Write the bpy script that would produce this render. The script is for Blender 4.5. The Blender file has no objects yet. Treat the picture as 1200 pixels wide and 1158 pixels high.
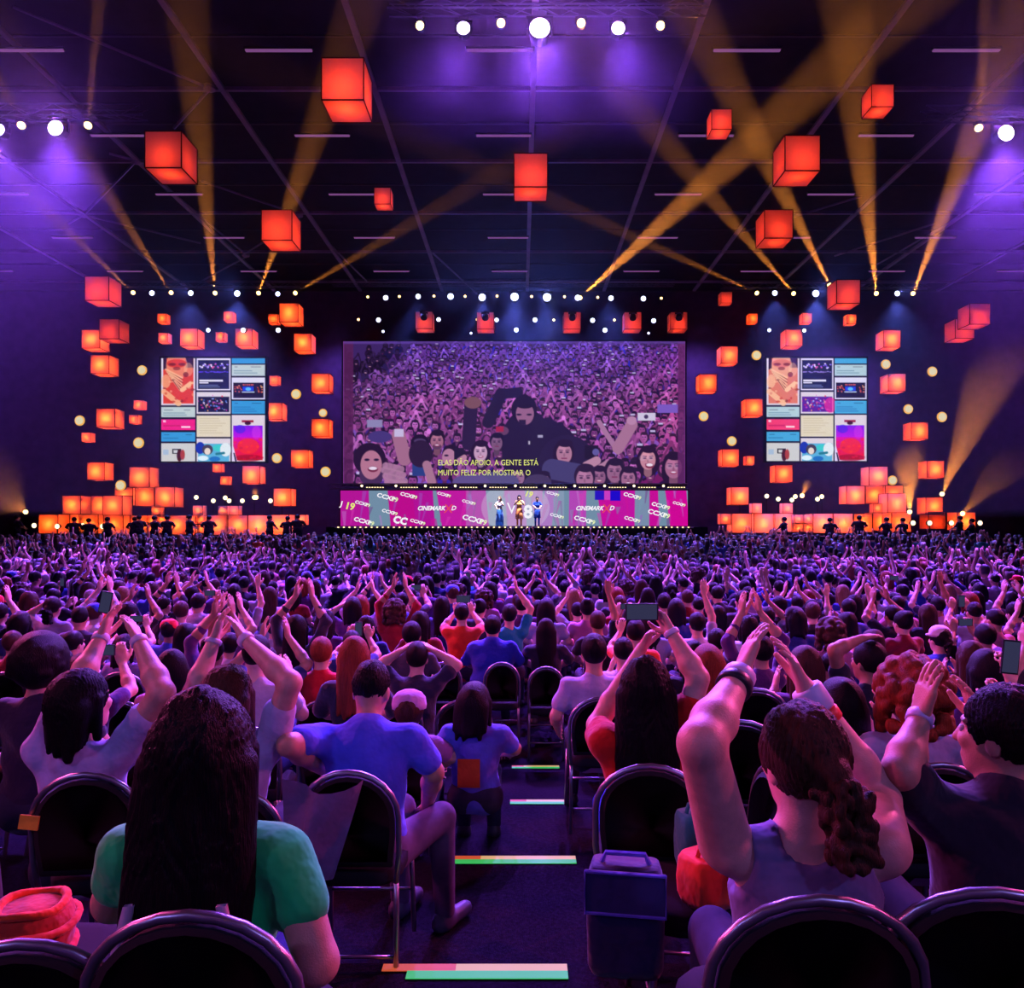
import bpy, math, random
import numpy as np
from mathutils import Vector, Matrix
random.seed(7)
rng = np.random.default_rng(7)
C = bpy.context.scene.collection
SC = bpy.context.scene

# ------------------------------------------------------------------ camera, world, exposure
F = 880.0            # focal length in pixels of the 1200 px wide frame
EYE = 2.25
HX, HY = 610.0, 615.0    # pixel of the horizon point straight ahead
cam = bpy.data.cameras.new('camera')
co = bpy.data.objects.new('camera', cam); C.objects.link(co)
co.location = (0, 0, EYE); co.rotation_euler = (math.pi/2, 0, 0)
cam.sensor_fit = 'HORIZONTAL'; cam.sensor_width = 36.0
cam.lens = F/1200*36
cam.shift_x = (600-HX)/1200
cam.shift_y = (HY-579)/1200
cam.clip_start = 0.05; cam.clip_end = 300
SC.camera = co

w = bpy.data.worlds.new('night'); SC.world = w; w.use_nodes = True
w.node_tree.nodes['Background'].inputs[0].default_value = (0.10, 0.03, 0.30, 1)
w.node_tree.nodes['Background'].inputs[1].default_value = 0.004
SC.view_settings.view_transform = 'Standard'
SC.view_settings.look = 'None'
SC.view_settings.exposure = 0.0
SC.view_settings.gamma = 1.0
SC.view_settings.use_curve_mapping = False
SC.cycles.max_bounces = 4
SC.cycles.diffuse_bounces = 2
SC.cycles.glossy_bounces = 2
SC.cycles.transmission_bounces = 2
SC.cycles.volume_bounces = 0
SC.cycles.transparent_max_bounces = 8
SC.cycles.use_light_tree = True
SC.cycles.sample_clamp_indirect = 2.0
SC.cycles.use_denoising = True
SC.cycles.volume_step_rate = 4.0

def P(px, py, d):
    """the point seen at pixel (px, py) at distance d along the hall"""
    return Vector(((px-HX)*d/F, d, EYE-(py-HY)*d/F))

# ------------------------------------------------------------------ lamps of the hall
def spot(name, loc, to, color, energy, size=30, blend=0.5, radius=0.1):
    l = bpy.data.lights.new(name, 'SPOT'); l.color = color; l.energy = energy
    l.spot_size = math.radians(size); l.spot_blend = blend; l.shadow_soft_size = radius
    o = bpy.data.objects.new(name, l); C.objects.link(o); o.location = loc
    o.rotation_euler = (Vector(to)-Vector(loc)).to_track_quat('-Z', 'Y').to_euler()
    return o

# crowd wash: unseen violet and magenta spots above, beside and behind the crowd
VIO = (0.33, 0.10, 1.0); MAG = (1.0, 0.10, 0.42); PNK = (1.0, 0.22, 0.30)
for x in (-11, -4, 4, 11):
    spot('wash_light', (x, 24, 11.4), (x*1.2, 14, 1), (0.50, 0.13, 1.0), 5600, 110, 1, 0.5)
    spot('wash_light', (x, 36, 11.4), (x*1.5, 30, 1), (0.58, 0.15, 1.0), 6600, 120, 1, 0.5)
REAR = (.33, .27, 1.0)
spot('wash_light', (-9, -6, 9), (-1.5, 6, 0.5), REAR, 1350, 60, 1, 0.3)
spot('wash_light', (7, -6, 9), (1.5, 6, 0.5), REAR, 1350, 60, 1, 0.3)
spot('wash_light', (-12, 11, 8), (-.5, 4, 1), MAG, 8500, 80, 1, 0.3)
spot('wash_light', (12, 11, 8), (.5, 4, 1), MAG, 8500, 80, 1, 0.3)
spot('wash_light', (-11, 1.5, 7), (-.5, 3, 1), MAG, 1500, 80, 1, 0.3)
spot('wash_light', (11, 1.5, 7), (.5, 3, 1), MAG, 1500, 80, 1, 0.3)
spot('wash_light', (3, 15, 11), (0, 5, 1), (.30,.12,1), 9000, 60, 1, 0.3)

# ------------------------------------------------------------------ helpers
def mesh_obj(name, verts, faces, mats=(), parent=None, smooth=False, midx=None):
    me = bpy.data.meshes.new(name)
    if isinstance(verts, np.ndarray) and isinstance(faces, np.ndarray):
        nv, nf = len(verts), len(faces); k = faces.shape[1]
        me.vertices.add(nv); me.vertices.foreach_set('co', verts.astype(np.float32).ravel())
        me.loops.add(nf*k); me.loops.foreach_set('vertex_index', faces.astype(np.int32).ravel())
        me.polygons.add(nf)
        me.polygons.foreach_set('loop_start', np.arange(0, nf*k, k, dtype=np.int32))
        me.polygons.foreach_set('loop_total', np.full(nf, k, dtype=np.int32))
        me.update(calc_edges=True)
    else:
        me.from_pydata([tuple(v) for v in verts], [], [tuple(f) for f in faces])
    if not isinstance(mats, (list, tuple)): mats = [mats]
    for m in mats: me.materials.append(m)
    if midx is not None: me.polygons.foreach_set('material_index', np.asarray(midx, dtype=np.int32))
    if smooth: me.polygons.foreach_set('use_smooth', np.ones(len(me.polygons), dtype=bool))
    o = bpy.data.objects.new(name, me); C.objects.link(o)
    if parent: o.parent = parent
    return o

class MB:
    """collects boxes, bars and lathes into one mesh"""
    def __init__(s): s.v = []; s.f = []; s.m = []
    def add(s, v, f, m=0):
        b = len(s.v); s.v += [tuple(x) for x in v]; s.f += [tuple(i+b for i in q) for q in f]; s.m += [m]*len(f)
    def box(s, a, b, m=0, rot=None):
        (x0, y0, z0), (x1, y1, z1) = a, b
        v = [(x0,y0,z0),(x1,y0,z0),(x1,y1,z0),(x0,y1,z0),(x0,y0,z1),(x1,y0,z1),(x1,y1,z1),(x0,y1,z1)]
        if rot: v = [rot @ Vector(q) for q in v]
        s.add(v, [(0,3,2,1),(4,5,6,7),(0,1,5,4),(1,2,6,5),(2,3,7,6),(3,0,4,7)], m)
    def cbox(s, c, h, m=0, rot=None):
        s.box((c[0]-h[0], c[1]-h[1], c[2]-h[2]), (c[0]+h[0], c[1]+h[1], c[2]+h[2]), m, rot)
    def tube(s, pts, r, n=8, m=0, cap=True, closed=False):
        pts = [Vector(p) for p in pts]; N = len(pts)
        rs = r if isinstance(r, (list, tuple)) else [r]*N
        up = None; V = []
        for i, p in enumerate(pts):
            if closed: t = pts[(i+1) % N]-pts[i-1]
            else: t = pts[min(i+1, N-1)]-pts[max(i-1, 0)]
            t.normalize()
            if up is None:
                up = Vector((0,0,1)) if abs(t.z) < 0.9 else Vector((1,0,0))
            a = up-t*up.dot(t)
            if a.length < 1e-4: a = Vector((1,0,0))-t*t.x
            a.normalize(); b = t.cross(a); up = a
            for k in range(n):
                an = 2*math.pi*k/n
                V.append(p+(a*math.cos(an)+b*math.sin(an))*rs[i])
        Fc = []
        for i in range(N if closed else N-1):
            j = (i+1) % N
            for k in range(n):
                k2 = (k+1) % n
                Fc.append((i*n+k, i*n+k2, j*n+k2, j*n+k))
        if cap and not closed:
            Fc.append(tuple(reversed(range(n)))); Fc.append(tuple((N-1)*n+k for k in range(n)))
        s.add(V, Fc, m)
    def lathe(s, prof, c=(0,0,0), axis='Z', n=16, m=0, rot=None):
        V = []
        for r, z in prof:
            for k in range(n):
                a = 2*math.pi*k/n
                p = (r*math.cos(a), r*math.sin(a), z)
                if axis == 'Y': p = (p[0], p[2], p[1])
                if axis == 'X': p = (p[2], p[0], p[1])
                p = Vector(p)
                if rot: p = rot @ p
                V.append((p[0]+c[0], p[1]+c[1], p[2]+c[2]))
        Fc = []
        for i in range(len(prof)-1):
            for k in range(n):
                k2 = (k+1) % n
                Fc.append((i*n+k, i*n+k2, (i+1)*n+k2, (i+1)*n+k))
        Fc.append(tuple(reversed(range(n)))); Fc.append(tuple((len(prof)-1)*n+k for k in range(n)))
        s.add(V, Fc, m)
    def build(s, name, mats, parent=None, smooth=False):
        return mesh_obj(name, s.v, s.f, mats, parent, smooth, s.m)

def tag(o, label=None, cat=None, group=None, kind=None):
    if label: o['label'] = label
    if cat: o['category'] = cat
    if group: o['group'] = group
    if kind: o['kind'] = kind
    return o
def empty(name, loc, rz=0.0):
    o = bpy.data.objects.new(name, None); C.objects.link(o)
    o.location = loc; o.rotation_euler = (0, 0, rz); o.empty_display_size = 0.1
    return o
KIDS = {}
def copy_tree(o, parent=None, kids=None):
    c = o.copy(); C.objects.link(c)
    if parent: c.parent = parent
    for ch in (kids if kids is not None else list(o.children)):
        copy_tree(ch, c)
    return c

# ------------------------------------------------------------------ materials
def mat(name, color=(.5,.5,.5), rough=.7, metal=0, emit=None, es=1.0, noise=0, nscale=20, bump=0, bscale=80, spec=0.3, objcol=False, stretch=None, sheen=0, bdist=.01):
    m = bpy.data.materials.new(name); m.use_nodes = True
    nt = m.node_tree; b = nt.nodes['Principled BSDF']
    b.inputs['Base Color'].default_value = (*color, 1)
    b.inputs['Roughness'].default_value = rough
    b.inputs['Metallic'].default_value = metal
    b.inputs['Specular IOR Level'].default_value = spec
    if sheen: b.inputs['Sheen Weight'].default_value = sheen
    src = None
    if objcol:
        oi = nt.nodes.new('ShaderNodeObjectInfo'); src = oi.outputs['Color']
    tc = None
    if noise or bump:
        tc = nt.nodes.new('ShaderNodeTexCoord'); mp = nt.nodes.new('ShaderNodeMapping')
        nt.links.new(tc.outputs['Object'], mp.inputs[0])
        if stretch: mp.inputs['Scale'].default_value = stretch
    if noise:
        n = nt.nodes.new('ShaderNodeTexNoise'); n.inputs['Scale'].default_value = nscale; n.inputs['Detail'].default_value = 4
        nt.links.new(mp.outputs[0], n.inputs['Vector'])
        mr = nt.nodes.new('ShaderNodeMapRange'); mr.inputs[3].default_value = 1-noise; mr.inputs[4].default_value = 1+noise
        mr.inputs[1].default_value = .3; mr.inputs[2].default_value = .7
        nt.links.new(n.outputs[0], mr.inputs[0])
        mx = nt.nodes.new('ShaderNodeVectorMath'); mx.operation = 'SCALE'
        if src: nt.links.new(src, mx.inputs[0])
        else: mx.inputs[0].default_value = color
        nt.links.new(mr.outputs[0], mx.inputs['Scale'])
        src = mx.outputs[0]
    if src: nt.links.new(src, b.inputs['Base Color'])
    if bump:
        n2 = nt.nodes.new('ShaderNodeTexNoise'); n2.inputs['Scale'].default_value = bscale; n2.inputs['Detail'].default_value = 3
        nt.links.new(mp.outputs[0], n2.inputs['Vector'])
        bp = nt.nodes.new('ShaderNodeBump'); bp.inputs['Strength'].default_value = bump; bp.inputs['Distance'].default_value = bdist
        nt.links.new(n2.outputs[0], bp.inputs['Height']); nt.links.new(bp.outputs[0], b.inputs['Normal'])
    if emit:
        b.inputs['Emission Color'].default_value = (*emit, 1); b.inputs['Emission Strength'].default_value = es
    return m
def emit_mat(name, color, strength):
    m = bpy.data.materials.new(name); m.use_nodes = True; nt = m.node_tree
    nt.nodes.clear(); e = nt.nodes.new('ShaderNodeEmission'); o = nt.nodes.new('ShaderNodeOutputMaterial')
    e.inputs[0].default_value = (*color, 1); e.inputs[1].default_value = strength
    nt.links.new(e.outputs[0], o.inputs[0]); return m
def led_mat(name, strength):
    m = bpy.data.materials.new(name); m.use_nodes = True; nt = m.node_tree
    nt.nodes.clear(); e = nt.nodes.new('ShaderNodeEmission'); o = nt.nodes.new('ShaderNodeOutputMaterial')
    a = nt.nodes.new('ShaderNodeAttribute'); a.attribute_name = 'led'
    nt.links.new(a.outputs['Color'], e.inputs[0]); e.inputs[1].default_value = strength
    nt.links.new(e.outputs[0], o.inputs[0]); return m

M = {}
M['black'] = mat('black_paint', (.012,.012,.014), .6)
M['carpet'] = mat('dark_carpet', (.013,.010,.017), .95, noise=.35, nscale=60, bump=.6, bscale=300, spec=0)
M['wall'] = mat('dark_wall', (.07,.05,.09), .9, noise=.2, nscale=1.5)
M['roof'] = mat('roof_deck', (.016,.013,.017), .95, noise=.25, nscale=2)
M['steel'] = mat('roof_steel', (.22,.19,.2), .6, noise=.25, nscale=1.0)
M['steel_dark'] = mat('dark_steel', (.05,.045,.05), .55, noise=.2, nscale=2)
M['alu'] = mat('aluminium', (.4,.4,.42), .35, metal=.9)
# ------------------------------------------------------------------ the hall
STEPS = [(-3.0, 0.27, .855), (0.27, 1.62, .685), (1.62, 2.97, .515), (2.97, 4.32, .345), (4.32, 5.67, .175)]
def floor_z(y):
    for a, b, z in STEPS:
        if a <= y < b: return z
    return 0.0
WX = 37.0; YB = 48.0; YF = -9.0; ZC = 16.25
fl = MB(); fl.box((-WX, YF, -.2), (WX, YB, 0)); floor = fl.build('floor', M['carpet']); tag(floor, kind='structure')
for a, b, z in STEPS:
    t = MB(); t.box((-WX, YF if a < 0 else a, 0.0), (WX, b, z)); t.build('tread', M['carpet'], floor)
cl = MB(); cl.box((-WX, YF, ZC+.9), (WX, YB, ZC+1.1)); ceiling = cl.build('ceiling', M['roof']); tag(ceiling, kind='structure')
for nm, a, b in (('wall_back', (-WX, YB, 0), (WX, YB+.3, ZC+.9)), ('wall_left', (-WX-.3, YF, 0), (-WX, YB, ZC+.9)),
                 ('wall_right', (WX, YF, 0), (WX+.3, YB, ZC+.9)), ('wall_front', (-WX, YF-.3, 0), (WX, YF, ZC+.9))):
    t = MB(); t.box(a, b); tag(t.build(nm, M['wall']), kind='structure')
# transverse purlins (bars) and the long girders they cross, each its own piece
BAYS = [24.2+4.8*k for k in range(-4, 6)]
for y in BAYS:
    t = MB(); t.box((-WX, y-.05, ZC-.02), (WX, y+.05, ZC+.10)); t.build('cross_beam', M['steel'], ceiling)
    t = MB(); t.box((-WX, y+2.5, ZC+.25), (WX, y+2.56, ZC+.31)); t.build('purlin', M['steel_dark'], ceiling)
for x in (-24.6, -19.7, -14.75, -9.6, -4.7, .4, 5.0, 10.4, 15.1, 20.0, 25.0):
    t = MB(); t.box((x-.09, 3, ZC-.02), (x+.09, 45, ZC+.08)); t.build('girder', M['steel'], ceiling)
def cp(px, py, z=ZC+.03):
    d = (z-EYE)*F/(HY-py); return Vector(((px-HX)*d/F, d, z))
for a, b in (((245,103),(15,8)), ((245,105),(204,150)), ((160,188),(98,252)), ((160,190),(290,300)), ((160,188),(128,180)), ((235,212),(352,252)),
             ((98,252),(235,285)), ((98,252),(80,262)), ((290,300),(235,330)), ((285,298),(345,262)), ((1010,230),(870,272)), ((1140,245),(1028,310)),
             ((978,300),(1095,262)), ((500,290),(560,345)), ((385,285),(430,330))):
    t = MB(); t.tube([cp(*a), cp(*b)], .05, 6); t.build('brace', M['steel'], ceiling)
for p in ((245,103),(160,189),(98,252),(350,252),(288,299)):
    t = MB(); c = cp(*p); t.lathe([(.05,-.12),(.2,-.05),(.2,.05),(.05,.12)], c, n=8); t.build('node_plate', M['steel'], ceiling)
# fluorescent battens, one per bay
M['tube'] = emit_mat('tube_glow', (.55,.18,.62), .32)
def batten(x, y):
    r = empty('batten_light', (x, y, ZC-.15))
    b = MB(); b.box((-1.0,-.07,0), (1.0,.07,.06)); b.box((-.6,-.008,.06),(-.585,.008,.13)); b.box((.585,-.008,.06),(.6,.008,.13)); b.build('housing', M['steel_dark'], r)
    g = MB(); g.box((-.97,-.045,-.04), (.97,.045,0)); g.build('tube', M['tube'], r)
    return r
names_row = ['front', 'second', 'third', 'fourth', 'farthest']
col_words = {-28.7:'far left', -21.6:'outer left', -14.3:'left', -7.05:'inner left', -.6:'central', 6.6:'inner right', 13.0:'right', 20.0:'outer right', 27.0:'far right'}
bat0 = None
for r_, y in enumerate((21.9, 26.7, 31.45, 36.2, 41.0)):
    for x in col_words:
        if abs(x)/y > .74: continue
        if bat0 is None: o = bat0 = batten(x, y)
        else: o = copy_tree(bat0); o.location = (x, y, ZC-.15)
        tag(o, 'dim violet batten light on the roof, %s row from the camera, %s column' % (names_row[r_], col_words[x]), 'ceiling light', 'batten lights across the roof')

# fluorescent tape on the step edges: a red-orange line above a green one
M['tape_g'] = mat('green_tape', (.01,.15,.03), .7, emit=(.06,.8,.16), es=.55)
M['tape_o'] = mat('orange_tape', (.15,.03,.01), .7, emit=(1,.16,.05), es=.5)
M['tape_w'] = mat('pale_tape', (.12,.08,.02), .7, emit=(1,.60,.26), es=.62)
tl = ['nearest glowing tape strip on the aisle step, long orange end at left', 'second glowing orange and green tape strip up the aisle',
      'third glowing tape strip up the aisle beside the seated child', 'farthest short glowing tape strip in front of empty chairs']
for k, (x0, x1, py, d, z, th) in enumerate(((480,664,1129,2.97,.515,.05), (527,674,1003,4.32,.345,.05), (598,673,937,5.67,.175,.045), (600,655,893,7.02,0,.04))):
    r = empty('tape_strip', ((x0-HX)*d/F, d-.06, z+.004)); L = (x1-x0)*d/F
    g = MB(); g.box((0,-th,0), (L,0,.003)); g.build('green_line', M['tape_g'], r)
    g = MB(); g.box((-.10 if k == 0 else 0, 0,0), (L*.25 if k else L*.3, th*.9,.003)); g.build('orange_line', M['tape_o'], r)
    g = MB(); g.box((L*.25 if k else L*.3, 0,0), (L,th*.9,.003)); g.build('pale_line', M['tape_w'], r)
    tag(r, tl[k], 'tape', 'glowing tape strips on the aisle steps')

# ------------------------------------------------------------------ stage
STZ = 2.13
st = MB(); st.box((-10.7, 41.3, 0), (10.3, 47.5, STZ)); stage = st.build('stage_platform', M['black'])
tag(stage, 'long black stage platform under the central screen', 'stage')
ed = MB(); ed.box((-10.2, 41.22, STZ-.06), (9.5, 41.3, STZ+.02)); ed.build('edge_trim', M['alu'], stage)
M['dot'] = emit_mat('edge_lamp_glow', (1,.75,.35), 2.2)
dots = MB()
for k in range(64): dots.cbox((-10.0+k*.305, 41.2, STZ-.02), (.04,.02,.03))
dots.build('edge_lamp', M['dot'], stage)['kind'] = 'stuff'
top = MB(); top.box((-10.4, 41.32, STZ), (9.8, 43.9, STZ+.01)); top.build('stage_floor', mat('grey_stage', (.35,.36,.42), .4), stage)
for sx, (a, b) in ((-1, (-26.2, -10.75)), (1, (10.35, 25.6))):
    s2 = MB(); s2.box((a, 40.0, 0), (b, 47.5, 1.62)); o = s2.build('side_platform', M['black'])
    tag(o, 'low black platform under the %s wall of glowing lanterns' % ('left' if sx < 0 else 'right'), 'platform')

# ------------------------------------------------------------------ lanterns
M['frame'] = mat('dark_frame', (.10,.012,.008), .7)
def paper():
    m = bpy.data.materials.new('lantern_cloth'); m.use_nodes = True; nt = m.node_tree; nt.nodes.clear()
    out = nt.nodes.new('ShaderNodeOutputMaterial'); mix = nt.nodes.new('ShaderNodeMixShader')
    tr = nt.nodes.new('ShaderNodeBsdfTranslucent'); df = nt.nodes.new('ShaderNodeBsdfDiffuse')
    n = nt.nodes.new('ShaderNodeTexNoise'); n.inputs['Scale'].default_value = 14; n.inputs['Detail'].default_value = 3
    tc = nt.nodes.new('ShaderNodeTexCoord'); nt.links.new(tc.outputs['Object'], n.inputs['Vector'])
    r = nt.nodes.new('ShaderNodeValToRGB'); r.color_ramp.elements[0].color = (.74,.52,.45,1); r.color_ramp.elements[1].color = (.84,.62,.55,1)
    nt.links.new(n.outputs[0], r.inputs[0]); nt.links.new(r.outputs[0], tr.inputs[0])
    df.inputs[0].default_value = (.55,.32,.30,1); mix.inputs[0].default_value = .12
    nt.links.new(tr.outputs[0], mix.inputs[1]); nt.links.new(df.outputs[0], mix.inputs[2]); nt.links.new(mix.outputs[0], out.inputs[0])
    return m
M['cloth'] = paper()
PROTO = {}
def lantern_proto(s):
    r = empty('hanging_lantern', (0,0,-50))
    h = s/2
    b = MB(); b.box((-h,-h,-h), (h,h,h)); b.build('cloth_shade', M['cloth'], r)
    e = MB(); t = s*.013; q = h+t*.3
    for sx in (-1,1):
        for sy in (-1,1):
            e.cbox((sx*q, sy*q, 0), (t,t,q)); e.cbox((sx*q, 0, sy*q), (t,q,t)); e.cbox((0, sx*q, sy*q), (q,t,t))
    e.build('frame', M['frame'], r)
    return r
def lantern(x0, y0, w_, s=1.0, hot=1.0, label=None, group=None, name='hanging_lantern', d=None, half=1):
    """front face seen at x0.., top y0, w_ pixels wide, true edge s metres"""
    if s not in PROTO:
        r = PROTO[s] = lantern_proto(s); new = r
    else: new = copy_tree(PROTO[s])
    d = d or F*s/w_
    c = P(x0+w_/2, y0+w_/2, d); new.location = c+Vector((0, s/2, 0)); new.name = name
    l = bpy.data.lights.new('lantern_lamp', 'POINT'); l.color = (1, .105, .012) if hot > .7 else (1, .062, .012)
    l.energy = LAMP*s*s*hot*(.72 if .3 < hot < .7 else 1); l.shadow_soft_size = s*.07
    lo = bpy.data.objects.new('lantern_lamp', l); C.objects.link(lo); lo.parent = new
    lo.location = (0, -s*.10, -s*.20) if hot < .7 else (0, -s*.25, 0)
    tag(new, label, 'lantern', group)
    return new
LAMP = 34.0
GH = 'big lantern cubes hanging from the roof'
for x0, y0, w_, s, hot, lab in (
    (170,154,42.5,1,.55,'large red-orange lantern cube hanging at upper left between two roof girders'),
    (377,68,49,1,.55,'largest red-orange lantern cube, hanging near the top left of centre'),
    (602.5,180,39,1,.55,'red lantern cube hanging on the centre line below the middle violet lamp'),
    (438.5,220,19,.55,.6,'small red lantern cube alone, left of the centre line under the roof'),
    (306.5,246,35.5,1,.55,'red lantern cube hanging high above the gap left of the big screen'),
    (834,128,23.5,.55,.6,'small red lantern cube high on the right, the left one of two'),
    (1021.5,99,26,.55,.6,'small red lantern cube highest on the right under the roof'),
    (920,159,41,1,.55,'large red-orange lantern cube hanging high on the right beside a girder'),
    (896,246,33,1,.55,'red lantern cube hanging above the right hand side screen'),
    (845,342,13,.55,.45,'small plain red lantern cube right of the big screen top'),
    (980.5,328,27.5,1,.5,'pinkish lantern cube lit white below, above right side screen'),
    (99.5,324,28,1,.5,'pinkish red lantern cube highest of the left hand cluster'),
    (1136.5,356,24,1,.5,'pink lantern cube, upper of the overlapping pair at far right'),
    (1119.5,374,22.5,1,.5,'pink lantern cube, lower of the overlapping pair at far right'),
    (116.5,374,23,1,.5,'dull red lantern cube overlapping a brighter one at far left')):
    lantern(x0, y0, w_, s, hot, lab, GH)
def where(x, y):
    side = 'left' if x < 610 else 'right'
    sx0, sx1 = (188, 311) if x < 610 else (897, 1016)
    h = 'above' if y < 408 else ('below' if y > 538 else 'beside')
    if h == 'beside':
        return 'beside the %s screen, %s edge' % (side, 'left' if x < sx0 else 'right')
    if x < sx0-18: return 'outside left, %s the %s screen' % (h, side)
    if x > sx1+2: return 'outside right, %s the %s screen' % (h, side)
    return '%s the %s screen' % (h, side)
CL = [(95.5,386.5,21.5,1),(106,416,21.7,1),(184.5,367.5,10.5,0),(185.5,390,11,0),(211,385,20.5,1),(252.5,389,10.5,0),(275.6,385,20,1),
      (262,365,11,0),(314.5,368,11,0),(327.3,355.5,22,1),(317.5,390,10,0),(344.5,391,20,1),(371.5,414,10,0),(322,419.5,10,0),(315.5,440,10.5,0),
      (365,438,20.5,1),(113,479,21.5,1),(156.5,469,10.5,0),(151,486,10.5,0),(95.5,507,10.5,0),(143,525,9.8,0),(102,542,20.4,1),
      (311,472,19.5,1),(344,470.5,10,0),(323,501,10,0),(365,491,20.3,1),(374,523.5,9.8,0),(341,527,20.3,1),(317,544,9.8,0),(346,553,10,0),
      (320.5,572.5,20.5,1),(284,546,20.5,1),(249,543,10.3,0),(258,558,10.2,0),
      (1035.5,387,20,1),(1041,438,20.5,1),(921,386,19.5,1),(970.5,390,10,0),(940.5,367,11,0),(992.5,368.5,11,0),(832,387.5,10,0),(824,401,10,0),
      (845,406,19.7,1),(879.5,390.5,10,0),(877.5,367.5,10.5,0),(871.5,434.5,10,0),(820,438.5,20,1),(874,467.5,19.7,1),(845,469.5,10,0),
      (851.5,486,10,0),(879,505,10,0),(827,520,10,0),(846.5,526.5,19.5,1),(874,534.5,10.3,0),(818.5,541,10,0),(857,571,20.5,1),
      (908.8,545,20,1),(935.5,548,10,0),(1085,583,20,1),(1086.5,540,20,1),(1068,495,19.7,1),(1093,502,9.7,0),(1031,494,10,0),(1043,517,9.7,0),
      (1058.5,532,9.7,0),(1040.5,470,10,0)]
cnt = {}
CLS = sorted(CL, key=lambda c: (c[1], c[0]))
orders = {}
for c in CLS: orders.setdefault((where(c[0], c[1]), c[3]), []).append(c)
ords = ['topmost','second','third','fourth','fifth','sixth','seventh','eighth','ninth','tenth','eleventh','twelfth']
for (wh, big), lst in orders.items():
    for k, c in enumerate(lst):
        od = '' if len(lst) == 1 else (', lowest of them' if k == len(lst)-1 else (', %s from the top' % ords[k] if k else ', topmost of them'))
        lab = '%s orange lantern cube %s%s' % ('big' if big else 'small', wh, od)
        lantern(c[0], c[1], c[2], 1.0 if big else .55, 1.0 if big else .75, lab, 'lantern cubes scattered round the side screens')
# stacked lanterns on the side platforms; d kept so that neighbours stand side by side
ST = [(151.5,547.5,23.5,1,41),(158.5,571,22.3,1,42),(181.5,571,23.2,1,41),(134.5,571.3,21,1,43.2),(73,581,21.5,1,42),(107,581.3,21.5,1,43.2),(120.5,581,22.8,1,41),(177.5,593,10.3,0,41),
      (45.5,603,22.5,1,41.5),(82,603,21,1,43.5),(92.5,603,22.5,1,42.2),(121.5,604,22.8,1,41),(152.5,604,21.6,1,41.6),(172.5,604,10,0,41),(184.5,604,10,0,41),
      (195.5,604,22.8,1,41),(219.5,604,10,0,41),(231,604,10,0,41),(219.5,615,10,0,41),(231,615,10,0,41),(172.5,615,10,0,41),(184.5,615,10,0,41),(243,604,23,1,41),(267.5,604,22.6,1,41),
      (291,604,23,1,41),(315.5,603.6,23,1,41),(347,603.5,11.6,0,41),(226,592.5,11.4,0,41),(255.5,592.8,10.8,0,41),(269,592.8,10.8,0,41),
      (844,602,12.4,0,41),(858,602,22.6,1,41),(883.5,602,22.6,1,41),(908,602,21.5,1,41.6),(931,603,10,0,41),(942,603,10,0,41),(931,613.6,10,0,41),(942,613.6,10,0,41),
      (953,602,22.6,1,41),(977,602,22.6,1,41),(1000.5,602.3,21.5,1,41.6),(1023,601,20.8,1,42.2),(1045,601,22.6,1,41),(881.5,590,11.4,0,41),(917.5,590,11.4,0,41),
      (1018.5,547,21.7,1,41),(992,569.5,21.2,1,41.5),(1014.5,569.3,20.4,1,43.2),(1037.5,569.3,20.4,1,44.5),(1040,578.3,22.5,1,41),(1023.5,590.5,10.3,0,41),(1122,600.5,21,1,41.5)]
for side in (-1, 1):
    sub = sorted([c for c in ST if (c[0] < 610) == (side < 0)], key=lambda c: (round(c[1]/9), c[0]))
    rows = {}
    for c in sub: rows.setdefault((round(c[1]/9), c[3]), []).append(c)
    keys = sorted(rows)
    for ki, k in enumerate(keys):
        for i, c in enumerate(rows[k]):
            y = c[1]
            tier = 'bottom row' if 600 <= y < 610 else ('bottom row, lower half' if y >= 610 else 'upper tier at that height')
            hgt = 'topmost' if y < 560 else ('second highest tier' if y < 575 else ('third highest tier' if y < 585 else ('perched on the bottom row' if y < 598 else ('in the bottom row' if y < 610 else 'low in the bottom row'))))
            n = len(rows[k])
            pos = '' if n == 1 else ', %s' % ('leftmost' if i == 0 else ('rightmost' if i == n-1 else ords[i]+' from left'))
            lab = '%s lantern box, %s of the %s stack%s' % ('big orange' if c[3] else 'small orange', hgt, 'left' if side < 0 else 'right', pos)
            s = (c[2]*c[4]/F)
            s = round(s*50)/50
            lantern(c[0], c[1], c[2], s, 1.0 if c[3] else .8, lab, 'lantern boxes stacked beside the stage', 'lantern_box', d=c[4])
o = lantern(1088, 600, 20, 1.0, .06, 'unlit dull red lantern box standing between lit boxes at right', 'lantern boxes stacked beside the stage', 'lantern_box')
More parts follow.
